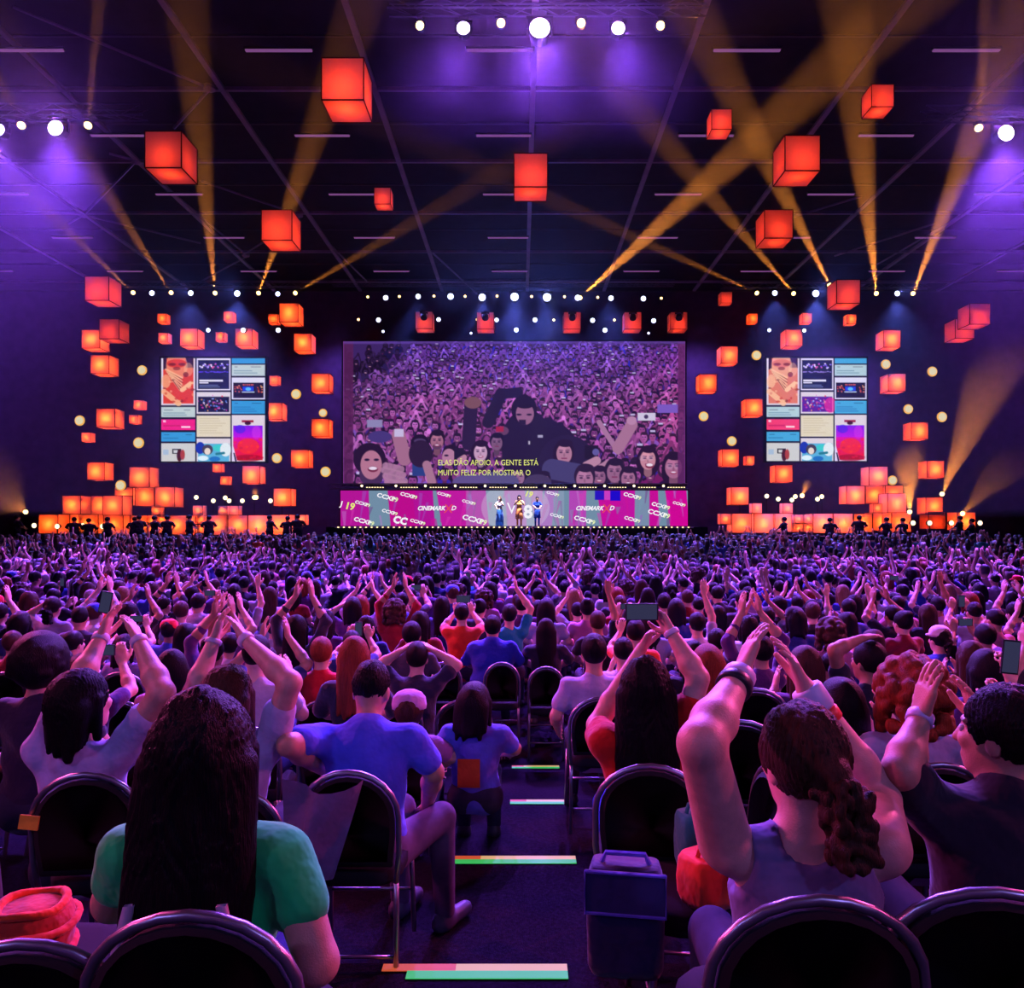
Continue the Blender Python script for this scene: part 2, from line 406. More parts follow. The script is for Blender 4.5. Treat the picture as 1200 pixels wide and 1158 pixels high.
# ------------------------------------------------------------------ lamps on the trusses
BEAM, VIOL, BLUE = .6e6, 23000.0, 24000.0
M['lens_b'] = emit_mat('blue_white_lens', (.62,.66,1.0), 4)
M['lens_p'] = emit_mat('violet_lens', (.75,.55,1.0), 14)
M['lens_o'] = emit_mat('amber_lens', (1.0,.62,.22), 5)
M['lens_y'] = emit_mat('warm_lens', (.85,.74,.46), .85)
M['lens_f'] = emit_mat('small_lens', (1.0,.78,.45), 2.5)
M['ring_y'] = emit_mat('warm_ring', (1.0,.50,.08), .9)
LP = {}
def lamp_proto(r_, lens):
    """moving-head lamp whose lens looks at the audience (-Y)"""
    r = empty('stage_lamp', (0,0,-60))
    b = MB(); b.lathe([(r_*.5, r_*1.9),(r_*.95, r_*1.5),(r_*1.08, .15*r_),(r_*1.08, 0)], axis='Y', n=14); b.build('lamp_head', M['black'], r)
    l = MB(); l.lathe([(r_, .02),(r_*.98, -.06*r_),(r_*.55, -.22*r_)], axis='Y', n=14); l.build('lens', lens, r)
    y = MB()
    for sx in (-1, 1): y.cbox((sx*r_*1.25, r_*.8, r_*.55), (r_*.08, r_*.25, r_*.75))
    y.cbox((0, r_*.8, r_*1.4), (r_*1.33, r_*.3, r_*.14)); y.build('yoke', M['black'], r)
    c = MB(); c.cbox((0, r_*.8, r_*1.75), (r_*.7, r_*.45, r_*.25)); c.build('lamp_base', M['steel_dark'], r)
    return r
def lamp(px, py, d, rad, kind, label, group, aim=None):
    k = (round(rad, 3), kind)
    if k not in LP: o = LP[k] = lamp_proto(rad, M[kind])
    else: o = copy_tree(LP[k])
    o.location = P(px, py, d)
    if aim is not None:
        v = (Vector(aim)-o.location).normalized()
        o.rotation_euler = v.to_track_quat('-Y', 'Z').to_euler()
    tag(o, label, 'stage light', group)
    return o
# trusses that carry them
def truss(name, x0, x1, y, z, label, s=.32, kids=True):
    r = empty(name, (x0, y, z)); L = x1-x0
    for cy in (-s/2, s/2):
        for cz in (0, s):
            t = MB(); t.tube([(0,cy,cz),(L,cy,cz)], .028, 6); t.build('chord', M['alu_dark'], r)
    n = int(L/.6); t = MB()
    for k in range(n):
        a, b = k*L/n, (k+1)*L/n
        for cy in (-s/2, s/2): t.tube([(a,cy,0 if k % 2 else s),(b,cy,s if k % 2 else 0)], .013, 4)
        t.tube([(a,-s/2,0),(b,s/2,0)], .013, 4)
    t.build('lacing', M['alu_dark'], r)['kind'] = 'stuff'
    return tag(r, label, 'truss')
M['alu_dark'] = mat('dull_aluminium', (.10,.10,.12), .5, metal=.5)
truss('lighting_truss', -11.0, 9.0, 44, P(0,344,44).z+.45, 'long lighting truss above the big screen carrying bright lamps')
truss('lighting_truss', -22.8, -12.6, 43, P(0,343,43).z+.3, 'lighting truss over the left side screen')
truss('lighting_truss', 11.5, 23.4, 43, P(0,344,43).z+.3, 'lighting truss over the right side screen')
truss('lighting_truss', -3.4, 4.8, 19.3, P(0,33,19.3).z+.42, 'short roof truss holding three violet lamps at the top centre')
truss('lighting_truss', -17.5, -11.0, 22, P(0,150,22).z+.3, 'roof truss with violet lamp at upper left')
truss('lighting_truss', 11.8, 18.0, 22, P(0,152,22).z+.3, 'roof truss with violet lamp at upper right')
truss('lighting_truss', -11.0, 9.6, 43.2, P(0,570,43.2).z-.16, 'low black truss between the big screen and the lower banner', .3)

HZ = []
BL = (.12, .16, 1.0)
ordn = ['leftmost','second from left','third from left','fourth from left','fifth from left','sixth from left','seventh from left','eighth from left','ninth from left','tenth from left','eleventh from left','twelfth from left']
r1 = [(452,349,5),(490,347.5,5),(528,347.5,6),(565,348.5,7),(603,348,8),(641,348.5,8),(677,349,5.5),(716,349.5,5),(754,350,5)]
for k, (x, y, r_) in enumerate(r1):
    lamp(x, y, 44, r_*.030, 'lens_b', 'bright blue-white lamp in the upper row over the big screen, %s' % ordn[k], 'blue-white lamps over the big screen')
r2 = [(443.5,375,4),(514,374.5,3.6),(582,375,3.6),(627,375,4),(694.5,375.5,4),(766,376,4)]
for k, (x, y, r_) in enumerate(r2):
    lamp(x, y, 44, r_*.034, 'lens_b', 'small blue-white lamp in the second row over the screen, %s' % ordn[k], 'blue-white lamps over the big screen')
r3 = [(449,388.5,2.3),(501,386,4),(552,390.5,2),(605,386.7,4),(709,387,4),(760,390.5,2)]
for k, (x, y, r_) in enumerate(r3):
    lamp(x, y, 43.6, r_*.034, 'lens_b', 'small lamp in the lowest row just above the screen edge, %s' % ordn[k], 'blue-white lamps over the big screen')
am = [(431,348),(468,347.5),(508.5,347),(545,347.3),(582.5,347),(623,347.5),(661.5,347.8),(700.5,348.5),(775,349.5),(420,374.5),(559,374.5),(649,375),(720,375)]
for k, (x, y) in enumerate(sorted(am, key=lambda c: (c[1] > 360, c[0]))):
    lamp(x, y, 44, .075, 'lens_o', 'tiny amber beam lamp between blue-white lamps, %s row, %s' % ('upper' if y < 360 else 'lower', ordn[k if k < 9 else k-9]), 'amber beam lamps')
for k, (x, y, s_) in enumerate([(178,343.5,1),(223.5,343.5,1),(278,344,1.15),(325.5,344.5,.9),(244,387,.8),(285,387,.9),(326,387,.9),(908,343.5,1),(956,344,1.3),(1051.5,344,1),(901.5,387,.7),(942.5,387.5,.7)]):
    sd = 'left' if x < 610 else 'right'
    lamp(x, y, 43, .15*s_, 'lens_b', 'blue-white lamp %s the %s side screen, %s' % ('on the truss over' if y < 360 else 'low over', sd, ordn[[0,1,2,3,0,1,2,0,1,2,0,1][k]]), 'blue-white lamps over the side screens')
# violet wash lamps close to the roof
vl = [(543,33,19.3,.17,'violet lamp under the roof, left of the brightest top-centre lamp'), (632.5,33,19.3,.26,'brightest violet lamp at the top centre of the roof'),
      (724.5,33,19.3,.17,'violet lamp under the roof, right of the brightest top-centre lamp'), (65,150,22,.22,'violet lamp on the roof truss at upper left'),
      (1179,156,22,.23,'violet lamp on the roof truss at upper right'), (-2,152,22,.18,'violet lamp cut by the left edge of the view')]
for x, y, d, r_, lb in vl: lamp(x, y, d, r_, 'lens_p', lb, 'violet wash lamps under the roof')
# amber beams: lamp pixel, pixel the beam passes through, depth of lamp, depth of that point, angle, strength
BE = [(25,147,0,92,22,21,3,1.2),(103,147,116,0,22,21,3,1.2),(1147,150,1156,0,22,21,3.4,1.3),(492,30,470,0,19.3,20.5,2.5,.8),(587,27,583,0,19.3,20.5,2.5,.6),(681,27,684,0,19.3,20.5,2.5,.6),(774,30,795,0,19.3,20.5,2.5,.8),
      (156,343,100,290,43,40,2.4,.5),(200.5,343,165,288,43,40,2.4,.5),(252,343.5,245,272,43,40,2.6,.9),(303,343.5,322,290,43,40,2.6,.9),(346,343.5,402,310,43,40,2.4,.6),
      (680,349,800,240,44,37,4.0,2.6),(887,343.5,780,295,43,40,2.4,.9),(930,344,850,250,43,38,2.6,1.1),(972,334,930,250,43,38,2.8,1.5),(1027,344,1010,180,43,37,3,1.5),(1070,344,1110,240,43,38,3,1.4),
      (1066,600,1062,500,40,37,3,.7),(1104,579,1168,425,40,35,3.5,.6),(1128,602,1180,545,40,35,2.4,.12),(300,583,297,548,41,38,2,.3),(940,581,960,530,41,38,2,.3),(30,600,-30,560,40,35,5,.06)]
BLAB = ['amber beam lamp at the far upper left, beam leaning left', 'amber beam lamp at upper left beside the violet one, beam almost vertical', 'amber beam lamp at upper right beside the violet one, beam vertical',
        'amber beam lamp left of the top-centre violet lamps', 'tiny amber lamp between the left and middle top violet lamps', 'tiny amber lamp between the middle and right top violet lamps', 'amber beam lamp right of the top-centre violet lamps',
        'amber lamp on the left truss, first beside the pinkish cube', 'amber lamp on the left truss, second from left, beam leaning left', 'amber lamp on the left truss, third, beam almost vertical', 'amber lamp on the left truss, fourth, beam leaning right', 'amber lamp at the right end of the left truss',
        'amber lamp over the big screen throwing the broadest beam up right', 'amber lamp at the left end of the right truss, flat beam leftward', 'amber lamp on the right truss, second, beam up left', 'amber lamp hidden by the left edge of a pinkish cube', 'amber lamp on the right truss with a vertical beam', 'amber lamp at the right end of the right truss, beam leaning right',
        'amber lamp beside the right lantern stack, beam straight up', 'amber lamp behind the right lanterns throwing a wide beam up right', 'amber lamp at the far right, faint low beam', 'faint amber lamp behind the left lantern row', 'faint amber lamp behind the right lantern row', 'faint red-orange lamp beyond the left end of the lantern wall']
for k, (x, y, x2, y2, d, d2, ang, e) in enumerate(BE):
    d2 = d*(HY-y)/(HY-y2)*.965 if y < 400 else 18.0
    a, b = P(x, y, d), P(x2, y2, d2)
    lamp(x, y, d, .11 if d < 30 else .12, 'lens_o', BLAB[k], 'amber beam lamps', aim=b)
    v = (b-a).normalized()
    spot('amber_beam', a+v*.35, b, (1, .30, .04), BEAM*e*(.12 if d < 30 else 1), ang, .6, .05)
for (x, y, d, r_, lb), e, to in zip(vl, (1.0, 1.8, 1.0, 3.6, 4.6, 2.4), ((500,260),(632,260),(770,260),(110,420),(1150,420),(20,400))):
    a = P(x, y, d); b = P(to[0], to[1], d-2.5)
    spot('violet_wash', a+(b-a).normalized()*.4, b, (.25,.06,1.0), VIOL*e, 70, 1, .15)
for (x, y, d, r_, lb), e in zip(vl, (.8, 2.0, .8, 1.4, 1.8, .6)):
    a = P(x, y, d); b = Vector((a.x*.35, 2, 3)); spot('violet_key', a+(b-a).normalized()*.35, b, (.36,.10,1.0), 6500*e, 75, 1, .12)
for x, y, e in ((565,348.5,.6),(603,348,1),(641,348.5,1),(677,349.5,.5),(528,347.5,.4),(956,344,.8),(278,344,.6),(223.5,343.5,.4),(1051.5,344,.4)):
    a = P(x, y, 43.8 if 400 < x < 800 else 42.8); spot('blue_key', a+Vector((0,-.3,0)), Vector((a.x*.7, 5, 6)), (.14,.18,1.0), 3500*e, 45, 1, .1)
for x in (-20, -11, -4, 4, 11, 20):
    spot('backdrop_fill', (x, 44.6, 14.6), (x, 48.5, 4), (.30,.13,1.0), 2600, 120, 1, .3)  # added unseen spots that lift the back wall to navy, no fixtures
for x, y, e in ((490,352,.5),(565,352,.9),(603,352,1.3),(641,352,1.3),(716,352,.7),(956,350,1.4),(223,350,.8),(278,350,1.1),(1051,350,.8),(908,350,.6)):
    a = P(x, y, 43.4); b = P(x, y+150, 39)
    spot('blue_wash', a, b, BL, BLUE*e, 66, 1, .15)
# ------------------------------------------------------------------ LED screens: what they show is painted pixel by pixel
class Canvas:
    """a small picture in screen pixels; y runs down; colours as seen (0-255)"""
    def __init__(s, w, h, sc, col):
        s.w, s.h, s.sc = w, h, sc
        s.a = np.zeros((int(round(h*sc))+1, int(round(w*sc))+1, 3), np.float32)+np.array(col, np.float32)/255
        s.H, s.W = s.a.shape[:2]
    def blend(s, x0, y0, x1, y1, fn, col, al=1.0):
        i0, i1 = max(0, int(x0*s.sc)-1), min(s.W, int(x1*s.sc)+3)
        j0, j1 = max(0, int(y0*s.sc)-1), min(s.H, int(y1*s.sc)+3)
        if i1 <= i0 or j1 <= j0: return
        X, Y = np.meshgrid(np.arange(i0, i1)/s.sc, np.arange(j0, j1)/s.sc)
        m = np.clip(fn(X, Y)*s.sc+.5, 0, 1)[..., None]*al
        r = s.a[j0:j1, i0:i1]; r += (np.array(col, np.float32)/255-r)*m
    def ell(s, cx, cy, rx, ry, col, al=1.0, ang=0.0, cut=None):
        c, n = math.cos(ang), math.sin(ang); R = max(rx, ry)
        def f(X, Y):
            u, v = (X-cx)*c+(Y-cy)*n, -(X-cx)*n+(Y-cy)*c
            d = (1-np.sqrt((u/rx)**2+(v/ry)**2))*min(rx, ry)
            if cut is not None: d = np.minimum(d, cut-Y)
            return d
        s.blend(cx-R, cy-R, cx+R, cy+R, f, col, al)
    def rect(s, x0, y0, x1, y1, col, al=1.0):
        s.blend(x0, y0, x1, y1, lambda X, Y: np.minimum(np.minimum(X-x0, x1-X), np.minimum(Y-y0, y1-Y)), col, al)
    def line(s, a, b, r, col, al=1.0):
        ax, ay, bx, by = *a, *b; L = (bx-ax)**2+(by-ay)**2+1e-9
        def f(X, Y):
            t = np.clip(((X-ax)*(bx-ax)+(Y-ay)*(by-ay))/L, 0, 1)
            return r-np.hypot(X-ax-t*(bx-ax), Y-ay-t*(by-ay))
        s.blend(min(ax,bx)-r, min(ay,by)-r, max(ax,bx)+r, max(ay,by)+r, f, col, al)
    def poly(s, pts, col, al=1.0):
        xs = [p[0] for p in pts]; ys = [p[1] for p in pts]
        def f(X, Y):
            inside = np.zeros(X.shape, bool); dm = np.full(X.shape, 1e9)
            for k in range(len(pts)):
                (ax, ay), (bx, by) = pts[k-1], pts[k]
                if ay != by:
                    inside ^= ((ay > Y) != (by > Y)) & (X < (bx-ax)*(Y-ay)/(by-ay)+ax)
                L = (bx-ax)**2+(by-ay)**2+1e-9
                t = np.clip(((X-ax)*(bx-ax)+(Y-ay)*(by-ay))/L, 0, 1)
                dm = np.minimum(dm, np.hypot(X-ax-t*(bx-ax), Y-ay-t*(by-ay)))
            return np.where(inside, dm, -dm)
        s.blend(min(xs), min(ys), max(xs), max(ys), f, col, al)
    def grad(s, x0, y0, x1, y1, c0, c1):
        j0, j1, i0, i1 = int(y0*s.sc), int(y1*s.sc)+1, int(x0*s.sc), int(x1*s.sc)+1
        r = s.a[j0:j1, i0:i1]; t = np.linspace(0, 1, r.shape[0])[:, None, None]
        r[:] = (np.array(c0)/255)*(1-t)+(np.array(c1)/255)*t
    def face(s, cx, cy, r, skin, hair, rnd, long=False, beard=False, dk=(35,22,48)):
        if long: s.ell(cx, cy+r*.4, r*1.25, r*1.6, hair)
        s.line((cx, cy+r), (cx, cy+r*1.6), r*.42, [v*.7 for v in skin])
        s.ell(cx, cy-r*.15, r*1.04, r*1.22, hair)
        s.ell(cx, cy+r*.18, r*.82, r*1.06, skin)
        s.ell(cx-r*.2, cy-r*.3, r*.4, r*.35, [min(255, v*1.25) for v in skin], .5)
        s.ell(cx+r*.1, cy-r*.95, r*.8, r*.42, hair)
        if r > 2.2:
            for k in (-1, 1):
                s.ell(cx+k*r*.34, cy+r*.02, r*.17, r*.09, dk, .85)
                s.line((cx+k*r*.16, cy-r*.17), (cx+k*r*.52, cy-r*.2), r*.05, dk, .7)
            s.ell(cx, cy+r*.32, r*.1, r*.2, [v*.72 for v in skin], .6)
            if beard: s.ell(cx, cy+r*.85, r*.6, r*.38, dk, .6)
            if rnd.random() < .5:
                s.ell(cx, cy+r*.66, r*.34, r*.15, (150,40,60)); s.ell(cx, cy+r*.63, r*.27, r*.08, (240,225,240))
            else: s.line((cx-r*.25, cy+r*.66), (cx+r*.25, cy+r*.66), r*.06, (120,40,70))
    def build(s, name, px0, py0, px1, py1, d, m, parent=None):
        a, b = P(px0, py0, d), P(px1, py1, d)
        xs = np.linspace(a.x, b.x, s.W); zs = np.linspace(a.z, b.z, s.H)
        X, Z = np.meshgrid(xs, zs); V = np.stack([X.ravel(), np.full(X.size, d), Z.ravel()], 1)
        i = np.arange(s.H*s.W).reshape(s.H, s.W)
        Fc = np.stack([i[:-1,:-1].ravel(), i[1:,:-1].ravel(), i[1:,1:].ravel(), i[:-1,1:].ravel()], 1)
        o = mesh_obj(name, V, Fc, m, parent)
        at = o.data.color_attributes.new('led', 'FLOAT_COLOR', 'POINT')
        c = np.clip(s.a, 0, 1).reshape(-1, 3); lin = np.where(c <= .04045, c/12.92, ((c+.055)/1.055)**2.4)
        at.data.foreach_set('color', np.concatenate([lin, np.ones((len(lin), 1))], 1).astype(np.float32).ravel())
        return o
def text(body, px, py, d, hpx, m, parent, name, shear=0.0, ang=0.0, align='LEFT', bold=0.0, sp=1.0, sx=1.0):
    cu = bpy.data.curves.new(name, 'FONT'); cu.body = body; cu.size = hpx*d/F/.7; cu.shear = shear
    cu.align_x = align; cu.offset = bold*cu.size; cu.extrude = .004; cu.space_character = sp; cu.resolution_u = 2
    cu.materials.append(m)
    o = bpy.data.objects.new(name, cu); C.objects.link(o); o.location = P(px, py, d)
    o.rotation_euler = (math.pi/2, ang, 0); o.scale = (sx, 1, 1)
    bpy.context.view_layer.update()
    me = bpy.data.meshes.new_from_object(o.evaluated_get(bpy.context.evaluated_depsgraph_get())); me.materials.clear(); me.materials.append(m)
    n = bpy.data.objects.new(name, me); C.objects.link(n); n.location = o.location; n.rotation_euler = o.rotation_euler; n.scale = o.scale
    bpy.data.objects.remove(o)
    if parent: n.parent = parent
    return n
def screen_body(name, px0, py0, px1, py1, d, label, cat='screen'):
    a, b = P(px0, py0, d), P(px1, py1, d); t = .08
    q = MB(); q.box((a.x-t, d+.02, b.z-t), (b.x+t, d+.35, a.z+t))
    return tag(q.build(name, M['black']), label, cat)
M['led'] = led_mat('led_pixels', 1.0)
M['txt_y'] = emit_mat('yellow_letters', (.80,.82,.20), 1.0)
M['txt_w'] = emit_mat('white_letters', (.9,.88,.95), 1.0)
M['txt_r'] = emit_mat('red_letters', (.75,.06,.12), 1.0)
M['txt_t'] = emit_mat('teal_letters', (.75,.85,.45), 1.0)
M['txt_k'] = emit_mat('dark_letters', (.05,.03,.08), 1.0)

# --- the big central screen: a live picture of the cheering crowd with a subtitle
rnd = random.Random(11)
cv = Canvas(401, 168, 1.35, (48, 30, 82))
def tint(x, y):
    l = max(0, 1-x/90)*max(0, 1-y/110); r = max(0, (x-330)/75)
    up = max(0, 1-y/75)
    t = np.array([.86, .60, .98])*(1-up)+np.array([.52, .46, 1.2])*up
    return t*(1-.55*l)+np.array([.12*r, -.06*r, -.1*r])
y = 5.0
while y < 170:
    t_ = y/168; r = 2.4+3.9*t_**1.5; dx = r*2.5
    x = -4+rnd.random()*dx
    while x < 405:
        xx, yy = x+rnd.uniform(-1.5, 1.5), y+rnd.uniform(-r*.9, r*.9)
        T = tint(xx, yy)
        dim = .35 if (xx < 75 and yy < 62-xx*.6) else 1.0
        sk = np.array(rnd.choice([(205,150,165),(180,120,145),(150,95,120),(225,175,190)]))*T*dim*rnd.uniform(.75, 1.08)
        sh = np.array(rnd.choice([(40,28,60),(30,25,50),(60,50,120),(150,140,190),(50,60,160),(28,20,40),(190,180,215),(90,70,140),(120,40,90)]))*T*dim
        if dim == 1 or rnd.random() < .3:
            cv.ell(xx, yy+r*2.5, r*1.9, r*1.7, sh)
            if rnd.random() < .3:
                e = rnd.uniform(1.6, 2.6)*r; h_ = rnd.uniform(.5, 3.2)*r
                px_ = xx+rnd.uniform(-1, 1)*r
                for k in (-1, 1):
                    cv.line((xx+k*r*1.6, yy+r*1.8), (xx+k*e*1.05, yy-r*.2), r*.33, sk*.85)
                    cv.line((xx+k*e*1.05, yy-r*.2), (px_+k*r*.35, yy-h_-r*.6), r*.28, sk)
                cv.ell(px_, yy-h_-r, r*.55, r*.7, np.minimum(255, sk*1.15))
            cv.face(xx, yy, r, sk, np.array(rnd.choice([(25,15,35),(30,20,40),(45,25,45)]))*dim, rnd, rnd.random() < .3, rnd.random() < .25)
            if rnd.random() < .08: cv.rect(xx-r*.6, yy-r*1.6, xx+r*.7, yy-r*1.1, (200,195,230))
        x += dx*rnd.uniform(.8, 1.25)
    y += r*1.75
# recognisable figures near the lens: a camera operator in black and the faces around him
DK = (26, 20, 44)
cv.ell(232, 135, 46, 44, DK); cv.ell(215, 120, 30, 40, DK); cv.ell(262, 140, 32, 30, (30,24,50)); cv.line((170,95),(185,62), 7, DK); cv.line((147,120),(150,75), 8, (34,24,52)); cv.line((185,62),(205,60), 6, DK)
cv.ell(212, 80, 15, 17, (22,16,34)); cv.ell(213, 85, 10.5, 13, (150,100,125)); cv.ell(206, 86, 3, 1.2, DK); cv.ell(218, 86, 3, 1.2, DK); cv.ell(213, 72, 12, 7, (22,16,34)); cv.rect(206, 92, 214, 98, (30,22,44)); cv.ell(188, 105, 6, 5, (95,60,85))
cv.ell(152, 72, 10, 7, (120,80,80)); cv.rect(228, 110, 234, 113, (170,170,190)); cv.rect(217, 117, 219, 121, (190,190,200)); cv.rect(179, 100, 188, 106, (170,30,60))
cv.line((65,110),(72,138), 8, (165,110,130)); cv.rect(60, 103, 71, 112, (205,200,225)); cv.rect(28, 92, 46, 101, (140,140,175)); cv.ell(43, 112, 14, 7, (60,50,110))
cv.ell(31, 138, 19, 19, (26,14,34)); cv.ell(33, 156, 14, 14, (60,40,70)); cv.ell(33, 145, 12.5, 17, (186,122,135)); cv.ell(28, 139, 3, 1.5, DK); cv.ell(39, 139, 3, 1.5, DK); cv.ell(35, 150, 6, 3.4, (110,30,50)); cv.ell(35, 149, 5, 2, (245,235,240))
for k, (a_, b_) in enumerate((((50,146),(68,150)),((48,151),(70,157)),((50,158),(72,164)),((52,165),(72,168)))): cv.line(a_, b_, 4, (178,130,150), .85)
cv.rect(81, 141, 99, 158, (30,60,120)); cv.ell(90, 120, 11, 11, (20,14,32)); cv.ell(90, 117, 7, 3, (70,55,90)); cv.ell(91, 132, 14, 16, (34,22,44)); cv.line((98,145),(104,165), 5, (170,120,135))
cv.face(110, 116, 9, (165,105,120), (25,16,34), rnd, False, True)
cv.ell(126, 134, 10, 12, (25,16,34)); cv.ell(124, 136, 8, 10, (185,130,150)); cv.rect(130, 125, 142, 140, (24,20,40)); cv.line((136,140),(142,136), 3, (190,135,150)); cv.ell(121, 134, 2.5, 1.2, DK)
cv.face(161, 129, 9.5, (205,165,185), (28,16,38), rnd, True)
cv.face(180, 118, 8, (120,85,110), (20,16,38), rnd)
cv.ell(258, 132, 12, 16, (28,18,38)); cv.face(259, 130, 11, (180,125,140), (28,18,38), rnd)
cv.line((245,150),(288,158), 12, (60,60,100)); cv.line((300,95),(322,130), 3, (170,120,150))
cv.rect(283, 122, 299, 138, (22,18,34)); cv.ell(296, 130, 4, 4, (90,90,150)); cv.line((285,146),(297,140), 5, (190,140,155)); cv.line((297,150),(310,142), 3, (180,130,150))
cv.line((322,125),(338,98), 7, (170,118,140)); cv.rect(345, 84, 366, 93, (215,215,225)); cv.ell(355, 88.5, 2.5, 2.5, (60,50,80)); cv.ell(338, 93, 6, 5, (190,140,165)); cv.rect(368, 74, 393, 84, (120,90,190))
cv.face(357, 137, 11, (205,140,145), (30,16,36), rnd, True); cv.ell(359, 146, 5, 3, (120,30,50)); cv.ell(359, 145, 4, 1.8, (250,240,240))
cv.ell(388, 152, 15, 22, (26,15,34)); cv.face(387, 146, 12, (170,105,130), (26,15,34), rnd)
for cx_ in (355, 387):
    for k in (-1, 1): cv.ell(cx_+k*4.5, 137 if cx_ < 370 else 147, 4, 3.4, (225,200,220), .25)
cv.face(318, 152, 11, (150,100,125), (28,20,40), rnd, True); cv.face(300, 158, 9, (140,92,118), (30,20,42), rnd); cv.face(283, 160, 12, (170,115,140), (34,24,44), rnd); cv.face(334, 160, 10, (160,105,130), (30,20,40), rnd)
cv.face(205, 158, 9, (150,108,135), (30,20,42), rnd); cv.face(235, 163, 8, (140,100,125), (28,20,40), rnd); cv.ell(180, 165, 26, 12, (80,80,120)); cv.ell(228, 166, 16, 10, (60,52,80)); cv.ell(150, 166, 22, 10, (90,80,130))
# side margins where the projected picture fades to plain magenta and blue
cv.rect(0, 0, 12, 168, (78,26,66), .85); cv.rect(392, 0, 401, 168, (92,34,84), .85); cv.rect(0, 0, 401, 3, (100,70,160), .6)
cv.rect(0, 0, 1, 168, (110,50,120)); cv.rect(400, 0, 401, 168, (110,50,130))
cv.a = cv.a*.86+np.array([.075,.04,.115], np.float32)
big = screen_body('led_screen', 402, 400, 803, 568, 44, 'huge central screen showing a violet crowd with a yellow subtitle')
cv.build('screen_picture', 402, 400, 803, 568, 44, M['led'], big)
text('ELAS DÃO APOIO, A GENTE ESTÁ', 513, 545.3, 43.97, 6.6, M['txt_y'], big, 'subtitle', align='LEFT', sx=.83)
text('MUITO FELIZ POR MOSTRAR O', 513, 557.2, 43.97, 6.6, M['txt_y'], big, 'subtitle', align='LEFT', sx=.83)

# --- the long lower banner behind the presenters
bn = Canvas(407, 42, 1.6, (112,140,165)); rb = random.Random(5)
for x0, x1, c in ((-5,33,(178,20,150)),(55,90,(186,12,140)),(84,108,(176,18,150)),(112,170,(190,26,160)),(192,216,(186,70,180)),(222,236,(180,80,180)),(240,252,(176,90,190)),(268,288,(176,70,180)),(300,345,(196,14,156)),(352,372,(196,14,150)),(380,405,(206,8,150)),(330,352,(190,20,160)),(345,362,(120,140,170))):
    k = rb.uniform(-8, 8); bn.poly([(x0,-2),(x1,-2),(x1+k*.6,44),(x0+k,44)], c)
for k in range(70):
    x = rb.uniform(0, 407); y0 = rb.uniform(-10, 34); L = rb.uniform(8, 34); s_ = rb.uniform(-.25, .35); c = rb.choice([(120,150,175),(150,90,190),(200,20,150),(190,120,200),(110,60,130),(215,60,180)])
    bn.poly([(x,y0),(x+rb.uniform(1.5,6),y0),(x+s_*L+1,y0+L),(x+s_*L,y0+L)], c, .5)
bn.rect(147, 0, 262, 42, (165,172,200), .38); bn.ell(205, 20, 40, 30, (205,200,220), .4); bn.rect(66, 0, 88, 9, (186,12,140)); bn.rect(298,0,309,11,(40,20,190)); bn.rect(316,0,328,12,(30,10,200)); bn.rect(309,0,316,11,(200,60,190))
bs = screen_body('led_banner', 399, 575, 806, 616.5, 43.98, 'long magenta and grey banner screen with slanted white lettering behind the presenters', 'banner')
bn.build('banner_picture', 399, 575, 806, 616.5, 43.98, M['led'], bs)
def logo(px, py, h, nine=True, d=43.94):
    text('CCXP', px, py, d, h, M['txt_w'], bs, 'lettering', .1, .26, bold=.035, sx=1.15)
    if nine: text('19', px+h*3.5, py+h*.95, d, h, M['txt_t'], bs, 'lettering', .1, .26, bold=.03)
for a_ in ((415.5,589.5,3.6),(441,582,5),(468.5,580,4),(447,599.5,3.7),(414,610,4.8),(480,611,3.6),(512,579,3.2),(541,588,3.2),(541,608,5.8),(730,580.5,4.2),(763,592,4.3),(758.5,601,5.2),(731,608,3.8),(672,608.5,5),(788,590,3),(644,604,3.3),(640,578,3)): logo(*a_)
text('CC', 460, 612, 43.94, 8, M['txt_w'], bs, 'lettering', .1, .2, bold=.05)
text('J', 398.5, 593, 43.94, 6, M['txt_w'], bs, 'lettering', .1, .16, bold=.03); text('19', 403.5, 596, 43.94, 8, M['txt_y'], bs, 'lettering', .1, .16, bold=.03)
for px in (489, 674.5):
    text('CINEMARK', px, 598, 43.9, 4.9, M['txt_w'], bs, 'lettering', .3, bold=.035, sx=.93)
    text('X', px+31, 601, 43.88, 10, M['txt_r'], bs, 'lettering', .1, bold=.01, sx=1.0); text('D', px+39.5, 598, 43.9, 5.2, M['txt_w'], bs, 'lettering', .3, bold=.02)
text('19', 614, 581, 43.94, 6.5, M['txt_y'], bs, 'lettering', .2, .2, bold=.03)
text('8', 613.5, 607, 43.94, 15, M['txt_w'], bs, 'lettering', bold=.03); text('V', 594, 602, 43.94, 13, M['txt_w'], bs, 'lettering')
# small lamps along the dark strip above the banner, a countable row
fx = [424,464,498.5,533.5,568.5,604,638.5,673.5,708.5,743,777.5]
for k, x in enumerate(fx):
    lamp(x, 569.5, 42.9, .075, 'lens_f', 'tiny warm lamp on the strip between screen and banner, %s' % (ordn[k] if k < 10 else 'rightmost'), 'tiny lamps on the strip under the screen')
tick = MB()
for k in range(11):
    for j in range(7): tick.cbox((P(fx[k]+6+j*3.1, 571.3, 42.9).x, 42.95, P(0, 571.3, 43).z), (.045,.01,.022))
tick.build('strip_glow', M['dot'], bs)['kind'] = 'stuff'

